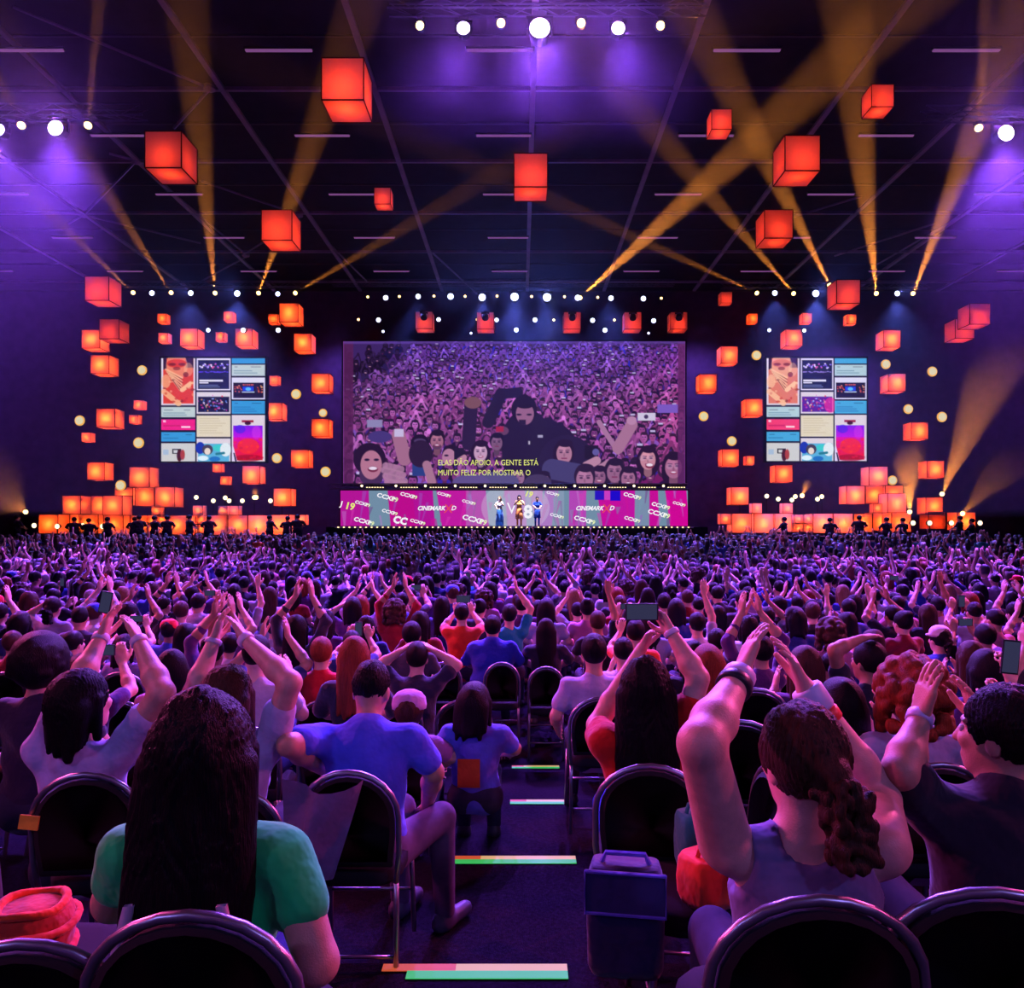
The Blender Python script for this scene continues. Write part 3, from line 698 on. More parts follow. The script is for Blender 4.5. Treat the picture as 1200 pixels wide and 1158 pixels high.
# --- side screens: three columns of message cards and pictures
def side_canvas(right):
    c = Canvas(122, 122, 1.5, (18,14,40)); q = random.Random(3)
    W_ = (222,210,220); B_ = (70,165,215) if right else (52,150,212); G_ = (178,205,212) if right else (190,205,205)
    def lines(x0, y0, x1, n, dy, col, al=.55):
        for k in range(n): c.rect(x0, y0+k*dy, x0+(x1-x0)*q.uniform(.6, 1), y0+k*dy+1.1, col, al)
    c.rect(1,1,38.5,56,W_)                                   # tall red portrait picture
    red = (225,120,95) if right else (222,58,32); hot = (250,195,150) if right else (245,185,130); dk = (110,20,20)
    c.rect(3,1,36.5,54,red); c.rect(3,1,7,14,(50,12,40)); c.rect(28,1,36.5,12,(50,12,40))
    c.ell(18,10,12,16,hot,.55); c.ell(18,7,11,5,red); c.ell(13,8,4,1.7,dk,.8); c.ell(24,8,4,1.7,dk,.8); c.ell(18,13,4,2,dk,.6)
    for k in range(5): c.line((6+k*1.6,14+k*2.6),(24-k*.6,24+k*3.4),1.3,hot,.8); c.line((7+k*1.6,16+k*2.6),(25-k*.6,26+k*3.4),.5,dk,.7)
    c.ell(31,14,5,8,hot,.5); c.ell(28,20,3,3,dk,.7); c.ell(6,28,5,8,hot,.7); c.line((24,38),(34,30),2.6,hot); c.line((4,40),(20,54),3.2,hot,.85)
    for k in range(26): c.ell(q.uniform(4,36), q.uniform(24,53), q.uniform(.8,2.6), q.uniform(.7,2), q.choice([hot, dk, red, (200,30,20)]), .6)
    c.rect(1,58,38.5,70,G_); lines(4,61,14,1,3,(80,90,110)); lines(26,61,36,1,3,(90,100,120)); lines(3,64.5,34,2,2.4,(80,120,150))
    c.rect(1,72.5,38.5,85,(238,60,110) if right else (235,30,130)); c.rect(3,73.5,6,76,(250,200,220)); c.rect(23,80.5,33,82.5,(250,215,225)); c.rect(3,79,22,81,(200,20,90),.6)
    c.rect(1,87.5,38.5,98.5,B_); lines(4,90,12,1,3,(20,80,130)); lines(28,90,37,1,3,(20,80,130)); lines(3,94,26,1,3,(20,90,150))
    c.rect(1,100.5,38.5,122,(205,205,205)); c.rect(13,107,23,113,(50,50,60)); c.rect(14.5,108.5,19,112,(205,205,205)); c.ell(21,115,3,7,(70,20,30)); c.ell(24.5,114,2.6,6,(170,60,60)); c.rect(3,108,9,114,(150,180,215),.7)
    c.rect(40,1,77.5,38.5,(225,215,235)); c.rect(41.5,3,76,37,(20,22,60))
    for k in range(40): x_ = q.uniform(42,75); c.ell(x_, 10+2*math.sin(x_)+q.uniform(-.8,.8), 1, .8, q.choice([(240,230,250),(230,90,150),(120,90,220)]))
    for k in range(26): c.ell(q.uniform(43,75), 17+q.uniform(-.5,.5), 1.2, .5, (90,60,220) if not right else (150,130,190))
    c.rect(43,26,69,28.2,(240,235,245)); c.rect(43,29,53,30.4,(230,225,240)); lines(43,32,73,2,2,(150,170,205),.6)
    c.rect(40,40.5,77.5,66,W_); c.rect(41.5,46,76,64,(90,24,150) if right else (14,14,50))
    for k in range(60): c.ell(58+q.gauss(0,8), 55+q.gauss(0,4.5), q.uniform(.4,1.4), q.uniform(.4,1.2), q.choice([(230,50,90),(250,180,80),(230,230,250),(90,150,230),(220,60,180)]), .8)
    if right: c.ell(74,56,7,9,(240,40,150),.7)
    c.rect(40,68,77.5,93,(224,212,185)); lines(43,71,74,7,2.8,(190,170,130),.4)
    c.rect(40,95,77.5,122,W_); c.rect(41.5,101,76,122,(90,175,215)); c.ell(44,106,5,7,(20,50,170)); c.ell(52,108,6,6,(70,60,80)); c.ell(52,110,3.4,4,(230,215,200)); c.ell(64,106,6,4,(60,200,200)); c.ell(72,108,6,8,(225,235,240)); c.line((62,113),(70,112),1.4,(30,120,140)); c.ell(47,118,6,3,(220,240,250)); c.ell(60,119,6,3,(30,110,190))
    c.rect(79,1,115.5,7,B_); c.rect(79,8.5,115.5,21.5,G_); lines(82,10.5,86,1,2,(80,90,100)); lines(100,10.5,113,1,3,(90,100,120)); lines(81,15,112,2,2.6,(80,120,140))
    c.rect(79,23.5,115.5,49,(222,218,238)); c.rect(80.5,29.5,114,47.5,(24,16,40)); c.rect(91,34,103,39.5,(25,60,215)); c.ell(97,37,3,2,(90,190,250)); c.rect(90,40,104,41,(210,225,250))
    for k in range(26): c.rect(*(lambda a,b:(a,b,a+1.4,b+1.2))(q.choice([q.uniform(81,89),q.uniform(104,112.5)]), q.uniform(32,40.5)), q.choice([(230,90,60),(240,170,110),(200,50,40)]))
    for k in range(12): c.ell(q.uniform(91,103), 32, .7, .7, (220,90,80))
    c.rect(79,51,115.5,66,B_); lines(82,53,86,1,2,(20,80,130)); lines(101,53,113,1,2,(20,80,130)); lines(81,57.5,110,3,2.5,(25,100,170))
    c.rect(79,67.5,115.5,122,W_); c.grad(81,80,113,94,(130,20,230),(190,10,220)); c.grad(81,94,113,120,(215,0,170),(235,16,20))
    c.ell(88,84,6,5,(60,30,220),.6); c.ell(106,88,5,8,(215,60,230),.5); c.ell(97,104,12,9,(245,50,30),.7); c.ell(97,118,16,4,(140,0,20),.6)
    for k in range(20): c.ell(q.uniform(82,112), q.uniform(96,119), 2, 1.4, q.choice([(255,70,20),(200,0,60),(240,20,60)]), .5)
    c.rect(90,73.5,103,76,(150,10,40)); c.ell(96.5,77,3.4,2.2,(60,10,40)); c.poly([(79,104),(80.5,104),(85,122),(79,122)],(222,210,240)); c.poly([(80.6,112),(82,112),(84.5,122),(82.5,122)],(30,10,60))
    c.a = c.a[:, :int(117*1.5)]; c.W = c.a.shape[1]
    return c
for right, (a_, b_, c_, d_) in ((False, (188,419,311,541)), (True, (897.5,419,1016,540.5))):
    so = screen_body('side_screen', a_, b_, c_, d_, 44, '%s side screen with coloured message cards and a red portrait picture' % ('right' if right else 'left'))
    side_canvas(right).build('screen_picture', a_, b_, c_, d_, 44, M['led'], so)

# --- lanterns with a dark lamp hung in front, in a row over the big screen
for k, (x, y, w_) in enumerate(((486,364.5,21.5),(558,365,21.5),(660,365,21.5),(731,365,21.5),(785,365,21.5))):
    lantern(x, y, w_, .96, .5, 'red lantern cube behind a dark lamp over the big screen, %s of five' % ['leftmost','second','middle','fourth','rightmost'][k], 'red cubes over the big screen', d=42.5)
    lamp(x+10.7, y+8, 41.8, .17, 'black', 'dark unlit lamp hanging in front of the %s red cube over the screen' % ['leftmost','second','middle','fourth','rightmost'][k], 'dark lamps over the big screen', aim=P(x+10, y+300, 30))
# --- round warm lamps among the lantern cubes
RY = [(166.5,434,6),(93.5,493,6.2),(162.5,519,6.5),(347,462,6),(378.5,484,5),(324.5,537,6),(381.5,553,6.2),(141.5,569,6.4),(886.5,416.5,5.8),(824.5,488,5.8),(857.5,517,5.8),(1038,427,5.8),(1092.5,435.5,6),(1064.3,479.5,5.8),(1103.8,488.7,6.2),(1045.8,563,5.8)]
for x, y, r_ in RY:
    o = empty('round_lamp', P(x, y, 43)); R_ = r_*43/F
    b = MB(); b.lathe([(R_*.5,.3),(R_*.9,.2),(R_,.02),(R_,0)], axis='Y', n=20); b.build('lamp_housing', M['black'], o)
    b = MB(); b.lathe([(R_*.98,-.005),(R_*.9,-.04),(R_*.6,-.05)], axis='Y', n=20); b.build('ring', M['ring_y'], o)
    b = MB(); b.lathe([(R_*.74,-.05),(R_*.6,-.08),(R_*.2,-.1)], axis='Y', n=20); b.build('lens', M['lens_y'], o)
    sd = 'left' if x < 610 else 'right'
    tag(o, None, 'round lamp', 'round warm lamps among the lantern cubes')
    o['label'] = 'round yellow-white lamp %s' % {(166):'left of the left screen, topmost',(93):'farthest left, beside a big cube',(162):'close left of the left screen, mid height',(347):'right of the left screen, uppermost',(378):'smaller one right of the left screen, above a big cube',(324):'at the lower right corner of the left screen',(381):'farthest right of the left screen, lowest',(141):'peeping over the left lantern stack',(886):'at the upper left corner of the right screen',(824):'farthest left of the right screen',(857):'left of the right screen, lowest',(1038):'at the upper right corner of the right screen',(1092):'right of the right screen, highest and farther out',(1064):'right of the right screen, mid height',(1103):'farthest right, beside a big cube',(1045):'resting on top of the right lantern stack'}[int(x)]
# small lamps on stands behind the lantern wall and in front of it
FL = [(230,583),(250,587),(264,583.5),(268.5,587),(284,587),(298,583),(317,587),(330.5,585),(40,616),(67,617),(97,616),(120,617),(867,584),(898.5,581.5),(912,585),(932,582),(928,586),(963,582),(958,585),(1070,613),(1089.5,613),(1115,613),(1148.5,613),(1045,597)]
for k, (x, y) in enumerate(FL):
    d = 39.6 if y > 610 else 43.6
    zb = 1.62 if d > 40 else 0
    o = empty('floor_lamp', (P(x, y, d).x, d, zb)); zt = P(x, y, d).z-zb
    b = MB(); b.lathe([(.10,0),(.10,.03),(.02,.05),(.02,zt-.16),(.03,zt-.14)], n=8); b.build('stand', M['black'], o)
    b = MB(); b.lathe([(.1,.22),(.14,.12),(.15,0)], (0,0,zt), 'Y', 12); b.build('lamp_head', M['black'], o)
    b = MB(); b.lathe([(.13,-.005),(.10,-.05)], (0,0,zt), 'Y', 12); b.build('lens', M['lens_f'], o)
    side = 'left' if x < 610 else 'right'; sub = [i for i, q in enumerate(FL) if (q[0] < 610) == (x < 610) and (q[1] > 610) == (y > 610)]
    sub.sort(key=lambda i: FL[i][0]); n_ = sub.index(k)
    tag(o, 'small warm lamp on a stand %s the %s lantern wall, %s' % ('in front of' if y > 610 else 'behind', side, ordn[n_] if n_ < len(sub)-1 else 'rightmost'), 'small lamp', 'small lamps round the lantern walls')
# ------------------------------------------------------------------ figures: smooth blended volumes turned into one skin
class Vol:
    def __init__(s, lo, hi, h):
        s.lo = np.array(lo, float); s.h = h
        s.n = np.ceil((np.array(hi, float)-s.lo)/h).astype(int)+1
        s.F = np.full(s.n, 1.0, np.float32)
    def put(s, fn, blo, bhi, k=.0, sub=False):
        i0 = np.maximum(0, np.floor((np.array(blo)-s.lo-k-2*s.h)/s.h).astype(int))
        i1 = np.minimum(s.n, np.ceil((np.array(bhi)-s.lo+k+2*s.h)/s.h).astype(int)+1)
        if (i1 <= i0).any(): return
        g = [(s.lo[a]+np.arange(i0[a], i1[a])*s.h).astype(np.float32) for a in range(3)]
        d = fn(g[0][:,None,None], g[1][None,:,None], g[2][None,None,:])
        sl = tuple(slice(i0[a], i1[a]) for a in range(3)); A = s.F[sl]
        if sub: s.F[sl] = np.maximum(A, -d); return
        if k > 0:
            hh = np.maximum(k-np.abs(A-d), 0)/k
            s.F[sl] = np.minimum(A, d)-hh*hh*k*.25
        else: s.F[sl] = np.minimum(A, d)
    def cap(s, a, b, ra, rb, k=.02):
        a = np.array(a, np.float32); b = np.array(b, np.float32); ab = b-a; L = float(ab@ab)+1e-9; r = max(ra, rb)
        def f(X, Y, Z):
            t = np.clip(((X-a[0])*ab[0]+(Y-a[1])*ab[1]+(Z-a[2])*ab[2])/L, 0, 1)
            return np.sqrt((X-a[0]-t*ab[0])**2+(Y-a[1]-t*ab[1])**2+(Z-a[2]-t*ab[2])**2)-(ra+(rb-ra)*t)
        s.put(f, np.minimum(a, b)-r, np.maximum(a, b)+r, k)
    def ell(s, c, r, R=None, k=.02, sub=False, fx=None):
        c = np.array(c, np.float32); m = max(r); r = np.array(r, np.float32)
        Rm = np.array(R, np.float32) if R is not None else None
        def f(X, Y, Z):
            x, y, z = X-c[0], Y-c[1], Z-c[2]
            if Rm is not None:
                x, y, z = Rm[0,0]*x+Rm[1,0]*y+Rm[2,0]*z, Rm[0,1]*x+Rm[1,1]*y+Rm[2,1]*z, Rm[0,2]*x+Rm[1,2]*y+Rm[2,2]*z
            k0 = np.sqrt((x/r[0])**2+(y/r[1])**2+(z/r[2])**2)+1e-6
            k1 = np.sqrt((x/r[0]**2)**2+(y/r[1]**2)**2+(z/r[2]**2)**2)+1e-6
            d = k0*(k0-1)/k1
            return d+fx(x, y, z) if fx else d
        s.put(f, c-m, c+m, k, sub)
    def mesh(s):
        Fv = s.F; n = s.n; cid = []; cpnt = []; quads = []
        st = np.array([n[1]*n[2], n[2], 1], np.int64)
        for ax in range(3):
            sl0 = [slice(None)]*3; sl1 = [slice(None)]*3; sl0[ax] = slice(0, -1); sl1[ax] = slice(1, None)
            A, B = Fv[tuple(sl0)], Fv[tuple(sl1)]
            idx = np.argwhere((A < 0) != (B < 0))
            o1, o2 = [(1,2),(2,0),(0,1)][ax]
            idx = idx[(idx[:,o1] > 0) & (idx[:,o2] > 0)]
            a = A[tuple(idx.T)]; b = B[tuple(idx.T)]; t = a/(a-b)
            pt = idx.astype(float); pt[:,ax] += t
            base = idx@st; q = [base-st[o1]-st[o2], base-st[o2], base, base-st[o1]]
            for c in q: cid.append(c); cpnt.append(pt)
            Q = np.stack(q, 1); flip = a >= 0; Q[flip] = Q[flip][:, ::-1]; quads.append(Q)
        cid = np.concatenate(cid); cpnt = np.concatenate(cpnt); quads = np.concatenate(quads)
        if not len(cid): return np.zeros((0,3)), np.zeros((0,4), int)
        u, inv = np.unique(cid, return_inverse=True)
        cn = np.bincount(inv); V = np.stack([np.bincount(inv, cpnt[:,k])/cn for k in range(3)], 1)
        look = np.searchsorted(u, quads.ravel()).reshape(quads.shape)
        return s.lo+V*s.h, look
def rotm(yaw=0, pitch=0, tilt=0):
    """head turn: yaw to the left, pitch down (forward), tilt to the right shoulder"""
    return np.array(Matrix.Rotation(yaw, 3, 'Z') @ Matrix.Rotation(-pitch, 3, 'X') @ Matrix.Rotation(tilt, 3, 'Y'))
V3 = lambda *a: np.array(a, float)
def unit(v): v = np.array(v, float); return v/(np.linalg.norm(v)+1e-9)

def put_hand(S, W, dr, nr, side, curl=.35, sc=1.0, spread=.12, fat=1.0):
    """palm and five fingers; dr along the hand, nr out of the palm, side +1: thumb towards cross(dr, nr)"""
    dr = unit(dr); nr = unit(np.array(nr)-dr*np.dot(nr, dr)); lat = np.cross(dr, nr)*side
    for j, (o, L, w_) in enumerate(((.030,.072,.0088),(.010,.080,.0092),(-.010,.074,.0088),(-.029,.058,.0078))):
        kn = W+dr*(.088-.004*abs(j-1))*sc+lat*o*sc
        S.cap(W+dr*.012*sc+lat*o*.55*sc, kn, .0155*sc*fat, .0125*sc*fat, .012)
        d = unit(dr+lat*(o*spread*10)); p = kn; c = curl*.45
        for seg, q in enumerate((.42,.32,.26)):
            ax = unit(np.cross(d, nr)); d = unit(d*math.cos(c)+nr*math.sin(c)) if seg == 0 else unit(d*math.cos(curl*.7)+unit(nr-d*np.dot(nr, d))*math.sin(curl*.7))
            e = p+d*L*q*sc; S.cap(p, e, w_*sc*fat*(1-.06*seg), w_*sc*fat*(.94-.08*seg), .004); p = e
    t0 = W+dr*.022*sc+lat*.026*sc+nr*.006; t1 = t0+unit(dr*.75+lat*.75+nr*.3)*.040*sc; t2 = t1+unit(dr*.95+lat*.4+nr*.3)*.032*sc; t3 = t2+unit(dr+nr*.25)*.024*sc
    S.cap(t0, t1, .016*sc*fat, .0125*sc*fat, .012); S.cap(t1, t2, .0115*sc*fat, .0105*sc*fat, .006); S.cap(t2, t3, .0105*sc*fat, .0085*sc*fat, .004)

def put_head(S, c, R, sc=1.0):
    def L(*p): return c+R@(np.array(p)*sc)
    S.ell(L(0,-.012,.022), (.076*sc,.096*sc,.102*sc), R, .02)
    S.ell(L(0,.032,-.05), (.056*sc,.062*sc,.072*sc), R, .04)
    S.ell(L(0,.062,-.095), (.026*sc,.024*sc,.02*sc), R, .03)
    S.cap(L(0,.086,.018), L(0,.108,-.026), .008*sc, .013*sc, .014)
    for k in (-1, 1):
        S.ell(L(k*.03,.076,-.02), (.024*sc,.02*sc,.02*sc), R, .02)
        S.ell(L(k*.077,-.004,-.016), (.010*sc,.020*sc,.032*sc), R, .006)
        S.cap(L(k*.016,.086,.034), L(k*.05,.074,.034), .008*sc, .007*sc, .012)
        S.ell(L(k*.031,.098,.008), (.015*sc,.012*sc,.010*sc), R, 0, sub=True)
    S.cap(L(-.02,.088,-.064), L(.02,.088,-.064), .006*sc, .006*sc, .006)
    S.cap(L(-.016,.087,-.074), L(.016,.087,-.074), .007*sc, .007*sc, .006)

ARMS = {  # elbow, wrist, finger direction, palm normal, curl for the right arm (mirrored for the left)
 'lap':   ((.25,.06,.30),(.11,.26,.17),(-.55,.6,-.3),(0,0,-1),.5),
 'knee':  ((.24,.08,.27),(.15,.36,.16),(-.1,.9,-.35),(0,0,-1),.4),
 'side':  ((.26,-.02,.26),(.24,.16,.12),(0,.9,-.2),(-1,0,0),.5),
 'clap':  ((.24,.14,.30),(.075,.32,.48),(-.25,.3,.9),(-1,.1,.1),.2),
 'high':  ((.29,.12,.62),(.11,.20,.84),(-.15,.1,.95),(-1,.1,0),.25),
 'higher':((.25,.08,.74),(.08,.14,.98),(-.1,.05,1),(-1,.1,0),.25),
 'wide':  ((.34,.06,.58),(.33,.12,.82),(-.1,.05,1),(0,1,0),.2),
 'phone': ((.22,.20,.50),(.10,.34,.66),(-.2,.1,.9),(-.3,.9,0),.7),
 'head':  ((.32,.06,.60),(.14,.02,.72),(-.7,-.2,.5),(-1,0,-.3),.3),
 'up':    ((.22,.10,.74),(.16,.14,.99),(0,.1,1),(0,1,0),.2)}
def figure(P_, h, clothes_h=None):
    """P_: dict of the pose. Returns {'skin','shirt','trousers','shoes','eyes'} meshes and the head frame, local to the floor below the hips."""
    hz = P_.get('hz', .50); ln = P_.get('lean', .06); g = P_.get('girth', 1.0); ag = P_.get('arm', 1.0); sw = P_.get('sw', .178)*g**.5
    u = V3(P_.get('side', 0), math.sin(ln), math.cos(ln)); u /= np.linalg.norm(u); fwd = V3(0, math.cos(ln), -math.sin(ln)); rt = V3(1,0,0)
    H = V3(0,0,hz); T = P_.get('torso', 1.0)
    up = lambda z, x=0, y=0: H+u*z*T+rt*x+fwd*y
    hy, hp, ht = P_.get('yaw', 0), P_.get('pitch', 0), P_.get('tilt', 0)
    R = rotm(hy, hp+ln*.5, ht); nb = up(.50)
    hc = nb+unit(u+V3(0, math.sin(hp+ln*.5)*.7, 0)+V3(ht*.6,0,0))*.172*T
    ch = clothes_h or h
    arms = {}
    for sd, key in ((1, 'R'), (-1, 'L')):
        a = P_.get(key, 'lap'); mir = V3(sd,1,1)
        if isinstance(a, str):
            e, w_, dr, nr, cu = ARMS[a]; e = np.array(e)*mir; w_ = np.array(w_)*mir
            e = H+V3(e[0]*max(1, g**.5), e[1]+math.sin(ln)*e[2], e[2]); w_ = H+V3(w_[0], w_[1]+math.sin(ln)*w_[2], w_[2]); dr = np.array(dr)*mir; nr = np.array(nr)*mir
        else:
            e, w_, dr, nr, cu = a; e, w_ = np.array(e), np.array(w_)
        raise_ = min(1, max(0, (e[2]-up(.4)[2])/.2))
        sh = up(.445+.035*raise_, sd*(sw-.012*raise_))
        arms[key] = (sd, sh, e, w_, dr, nr, cu)
    allp = [hc+.16, hc-.16, H-.2*g, H+.2*g, up(.5)+V3(sw+.1, .1, .1), up(.5)-V3(sw+.1, .14, .1)]
    for (_, sh, e, w_, dr, nr, cu) in arms.values(): allp += [e+.09, e-.09, w_+.07, w_-.07, w_+unit(dr)*.23+.05, w_+unit(dr)*.23-.05]
    allp = np.array(allp); lo, hi = allp.min(0)-.03, allp.max(0)+.03
    # ---- skin
    S = Vol(lo, hi, h)
    put_head(S, hc, R, P_.get('hs', 1.0))
    S.cap(up(.44), hc+R@V3(0,-.02,-.04), .058*g**.4, .050*g**.3, .03)
    def torso(S_, q, k=.07):
        S_.ell(up(.07), (.155*g+q, .115*g+q, .13+q), None, k)
        S_.ell(up(.20), (.138*g+q, .100*g+q, .15+q), None, k)
        S_.ell(up(.35), (.158*g**.7+q, .108*g**.6+q, .15+q), None, k)
        S_.cap(up(.455, -(sw-.03), -.01), up(.455, sw-.03, -.01), .052+q, .052+q, k)
        S_.cap(up(.44, 0, -.02), up(.515, 0, -.015), .075+q, .052+q, .05)
        if P_.get('bust'):
            for k_ in (-1, 1): S_.ell(up(.31, k_*.07, .085), (.065+q,.06+q,.065+q), None, .03)
    torso(S, -.010)
    for key, (sd, sh, e, w_, dr, nr, cu) in arms.items():
        S.cap(sh, e, .052*ag, .042*ag, .035)
        mid = e+(w_-e)*.3
        S.cap(e, mid, .040*ag, .043*ag**.9, .02); S.cap(mid, w_, .042*ag**.9, .026*ag**.4, .02)
        put_hand(S, w_, dr, nr, sd*P_.get('thumb'+key, -1), cu, P_.get('hand', 1.0), P_.get('spread', .12), P_.get('fat', 1.0))
    out = {'skin': S.mesh()}
    # ---- shirt
    S = Vol(lo-.02, hi+.02, ch)
    q = .008+P_.get('loose', 0); torso(S, q)
    S.cap(up(-.02, -.05), up(-.02, .05), .10*g, .10*g, .05)
    sl = P_.get('sleeve', .55)
    for key, (sd, sh, e, w_, dr, nr, cu) in arms.items():
        if sl > 0:
            f_ = min(1, sl); S.cap(sh, sh+(e-sh)*f_, .062*ag**.8, (.062 if sl < 1 else .052)*ag**.8, .035)
            if sl > 1: S.cap(e, e+(w_-e)*(sl-1), .050*ag**.7, .038, .02)
    nc = up(.535, 0, .03); S.ell(nc, (.062,.066,.035), None, 0, sub=True)
    if P_.get('tank'):
        for sd in (-1, 1): S.ell(up(.47, sd*(sw+.015)), (.085,.16,.115), None, 0, sub=True)
        S.ell(up(.52, 0, -.01), (.075,.15,.06), None, 0, sub=True)
    rn = np.random.default_rng(int(P_.get('seed', 1))); ph = rn.uniform(0, 6, 6); wv = P_.get('wrinkle', .005)
    X, Y, Z = [(S.lo[a]+np.arange(S.n[a])*S.h).astype(np.float32) for a in range(3)]
    X = X[:,None,None]; Y = Y[None,:,None]; Z = Z[None,None,:]
    S.F += wv*(np.sin(38*Z+14*X+ph[0]+2*np.sin(9*X+ph[4]))*np.cos(17*X+ph[1]+8*Y)+.6*np.sin(31*X+26*Z+ph[2]))
    out['shirt'] = S.mesh()
    # ---- legs and shoes
    def shoe(t3, h_, stand):
        a, b, c = [np.array(q, float) for q in t3]; S3 = Vol(c-.24, c+.24, h_)
        d = unit(V3(b[0]-a[0], b[1]-a[1], 0)) if not stand else V3(0,1,0); f0 = V3(c[0], c[1], c[2]-.05)
        S3.cap(f0-d*.03, f0+d*.15, .043, .036, .03); S3.cap(f0, c, .04, .04, .03)
        return S3.mesh()
    if P_.get('legs', True):
        if P_.get('stand'):
            pts = {s_: ((s_*.09,0,hz-.02),(s_*.10,.02,hz*.52),(s_*.10,-.01,.09)) for s_ in (-1, 1)}
        else:
            kz = hz+.03; kx = P_.get('kx', .13); lr = P_.get('leg_rot', 0)
            pts = {}
            for s_ in (-1, 1):
                kn = V3(s_*kx*.9, .42, kz); an = V3(s_*kx, .43+.04*s_*P_.get('stride', 0), .09)
                if 'ankle_z' in P_: an[2] += P_['ankle_z']
                c_, n_ = math.cos(lr), math.sin(lr); ro = lambda v: V3(v[0]*c_-v[1]*n_, v[0]*n_+v[1]*c_, v[2])
                pts[s_] = (V3(s_*.085, 0, hz-.02), ro(kn), ro(an))
        lo2 = np.min([p for v in pts.values() for p in v], 0)-.16; hi2 = np.max([p for v in pts.values() for p in v], 0)+.18
        S = Vol(lo2, hi2, ch)
        for s_, (a, b, c) in pts.items():
            S.cap(a, b, .088*g, .064*g**.6, .04); S.cap(b, c, .062*g**.6, .048, .02)
        S.cap((-.06,-.01,hz+.03), (.06,-.01,hz+.03), .115*g, .115*g, .06)
        out['trousers'] = S.mesh()
        for nm_, s_ in (('shoe', -1), ('shoe2', 1)): out[nm_] = shoe(pts[s_], h_=ch, stand=P_.get('stand'))
    return out, hc, R

def hair_mesh(style, h, seed=1, droop=0.0):
    """hair in the head's own frame"""
    rn = random.Random(seed)
    ext = {'short':.16,'buzz':.16,'medium':.25,'long':.52,'longer':.62,'tail':.42,'bun':.22,'curly':.30,'afro':.24}[style]
    S = Vol((-.24,-.26,-ext), (.24,.17,.25), h)
    st = .0035 if h < .009 else 0
    gx = (lambda x, y, z: st*np.sin(42*np.arctan2(x, y+.02)+9*np.sin(z*16+seed))+st*.6*np.sin(90*x+30*z)) if st else None
    th = {'buzz':.0,'short':.008,'medium':.012,'long':.012,'longer':.014,'tail':.008,'bun':.008,'curly':.03,'afro':.045}[style]
    S.ell((0,-.022,.032), (.082+th,.102+th,.103+th), None, .02, fx=gx)
    if style in ('medium','long','longer'):
        L = {'medium':-.13,'long':-.34,'longer':-.46}[style]
        wd = .105 if style != 'longer' else .125
        S.ell((0,-.075,L*.42), (wd,.068,abs(L)*.62+.07), None, .05, fx=gx)
        for k in range(9):
            a = -1+2*k/8; x = a*(wd-.012)
            S.cap((x*.8,-.06-.03*(1-a*a),0), (x*1.05+rn.uniform(-.01,.01),-.10-.035*(1-a*a)+rn.uniform(-.01,.01)-droop,L-rn.uniform(0,.07)), .035, .014, .02)
        for k in (-1, 1): S.cap((k*.078,.01,.02), (k*.095,-.01,max(L,-.2)), .024, .018, .02)
    if style == 'bun': S.ell((0,-.10,.10), (.048,.045,.042), None, .012, fx=gx)
    if style in ('curly','afro'):
        big = .105 if style == 'afro' else .118
        for k in range(620 if h < .009 else 110):
            z = rn.uniform(-1.25 if style == 'curly' else -.5, 1); a = rn.uniform(math.pi*.80 if z < .3 else math.pi*.5, math.pi*2.20 if z < .3 else math.pi*2.5)
            q = math.sqrt(max(.05, 1-min(1, z*z))) if z > -.3 else 1.0
            S.ell((math.cos(a)*big*q, -.03+math.sin(a)*big*1.05*q, .03+z*big*1.05), ((.022+rn.random()*.012)*(.62 if h < .009 else 1),)*3, None, .004)
    # clear the face
    S.ell((0,.135,-.045), (.078,.095,.125), None, 0, sub=True)
    for k in (-1, 1):
        if style in ('short','buzz','tail','bun'): S.ell((k*.095,.015,-.05), (.035,.055,.05), None, 0, sub=True)
    if style in ('short','buzz','tail','bun'): S.put(lambda X, Y, Z: (Z+.075)+0*X+0*Y, (-.3,-.3,-.4), (.3,-.0,-.09), 0, sub=True)
    if style == 'tail':
        S.ell((0,-.125,.0), (.035,.035,.035), None, .02)
        for k in range(260):
            t = rn.random(); a = rn.uniform(-1, 1)
            S.ell((a*.055*(1-.2*t)*min(1, .5+3*t)+.02*t, -.140+rn.uniform(-.035,.035), -.01-.17*t), (.0105,.0105,.014), None, .006)
    return S.mesh()

M['skin'] = mat('skin', (.5,.3,.22), .48, objcol=True, noise=.10, nscale=30, bump=.12, bscale=220, spec=.4)
M['fabric'] = mat('fabric', (.5,.5,.5), .9, objcol=True, noise=.14, nscale=9, bump=.5, bscale=8, bdist=.05, spec=.12, sheen=.2)
M['denim'] = mat('trouser_cloth', (.1,.1,.2), .9, objcol=True, noise=.2, nscale=14, bump=.3, bscale=500, spec=.1)
M['hair'] = mat('hair', (.02,.015,.015), .5, objcol=True, noise=.35, nscale=26, bump=.6, bscale=60, spec=.12, stretch=(6,6,.5))
M['shoe'] = mat('shoe', (.05,.05,.05), .5, objcol=True)
M['band'] = mat('wristband', (.65,.6,.75), .4, objcol=True, noise=.1)
def tomesh(name, vf, m):
    o = mesh_obj(name, vf[0], vf[1], m, smooth=True); me = o.data; bpy.data.objects.remove(o); return me
def place(name, me, parent, color, loc=None, R=None):
    o = bpy.data.objects.new(name, me); C.objects.link(o)
    if parent: o.parent = parent
    if loc is not None: o.location = loc
    if R is not None: o.rotation_euler = Matrix([list(r) for r in R]).to_euler()
    o.color = (*color, 1); return o
HAIRC = {'black':(.0035,.0025,.0035),'brown':(.045,.02,.012),'red':(.20,.035,.012),'fair':(.22,.12,.06),'grey':(.25,.22,.22)}
SKINS = [(.58,.34,.24),(.48,.26,.17),(.36,.18,.11),(.66,.42,.32),(.24,.11,.07)]
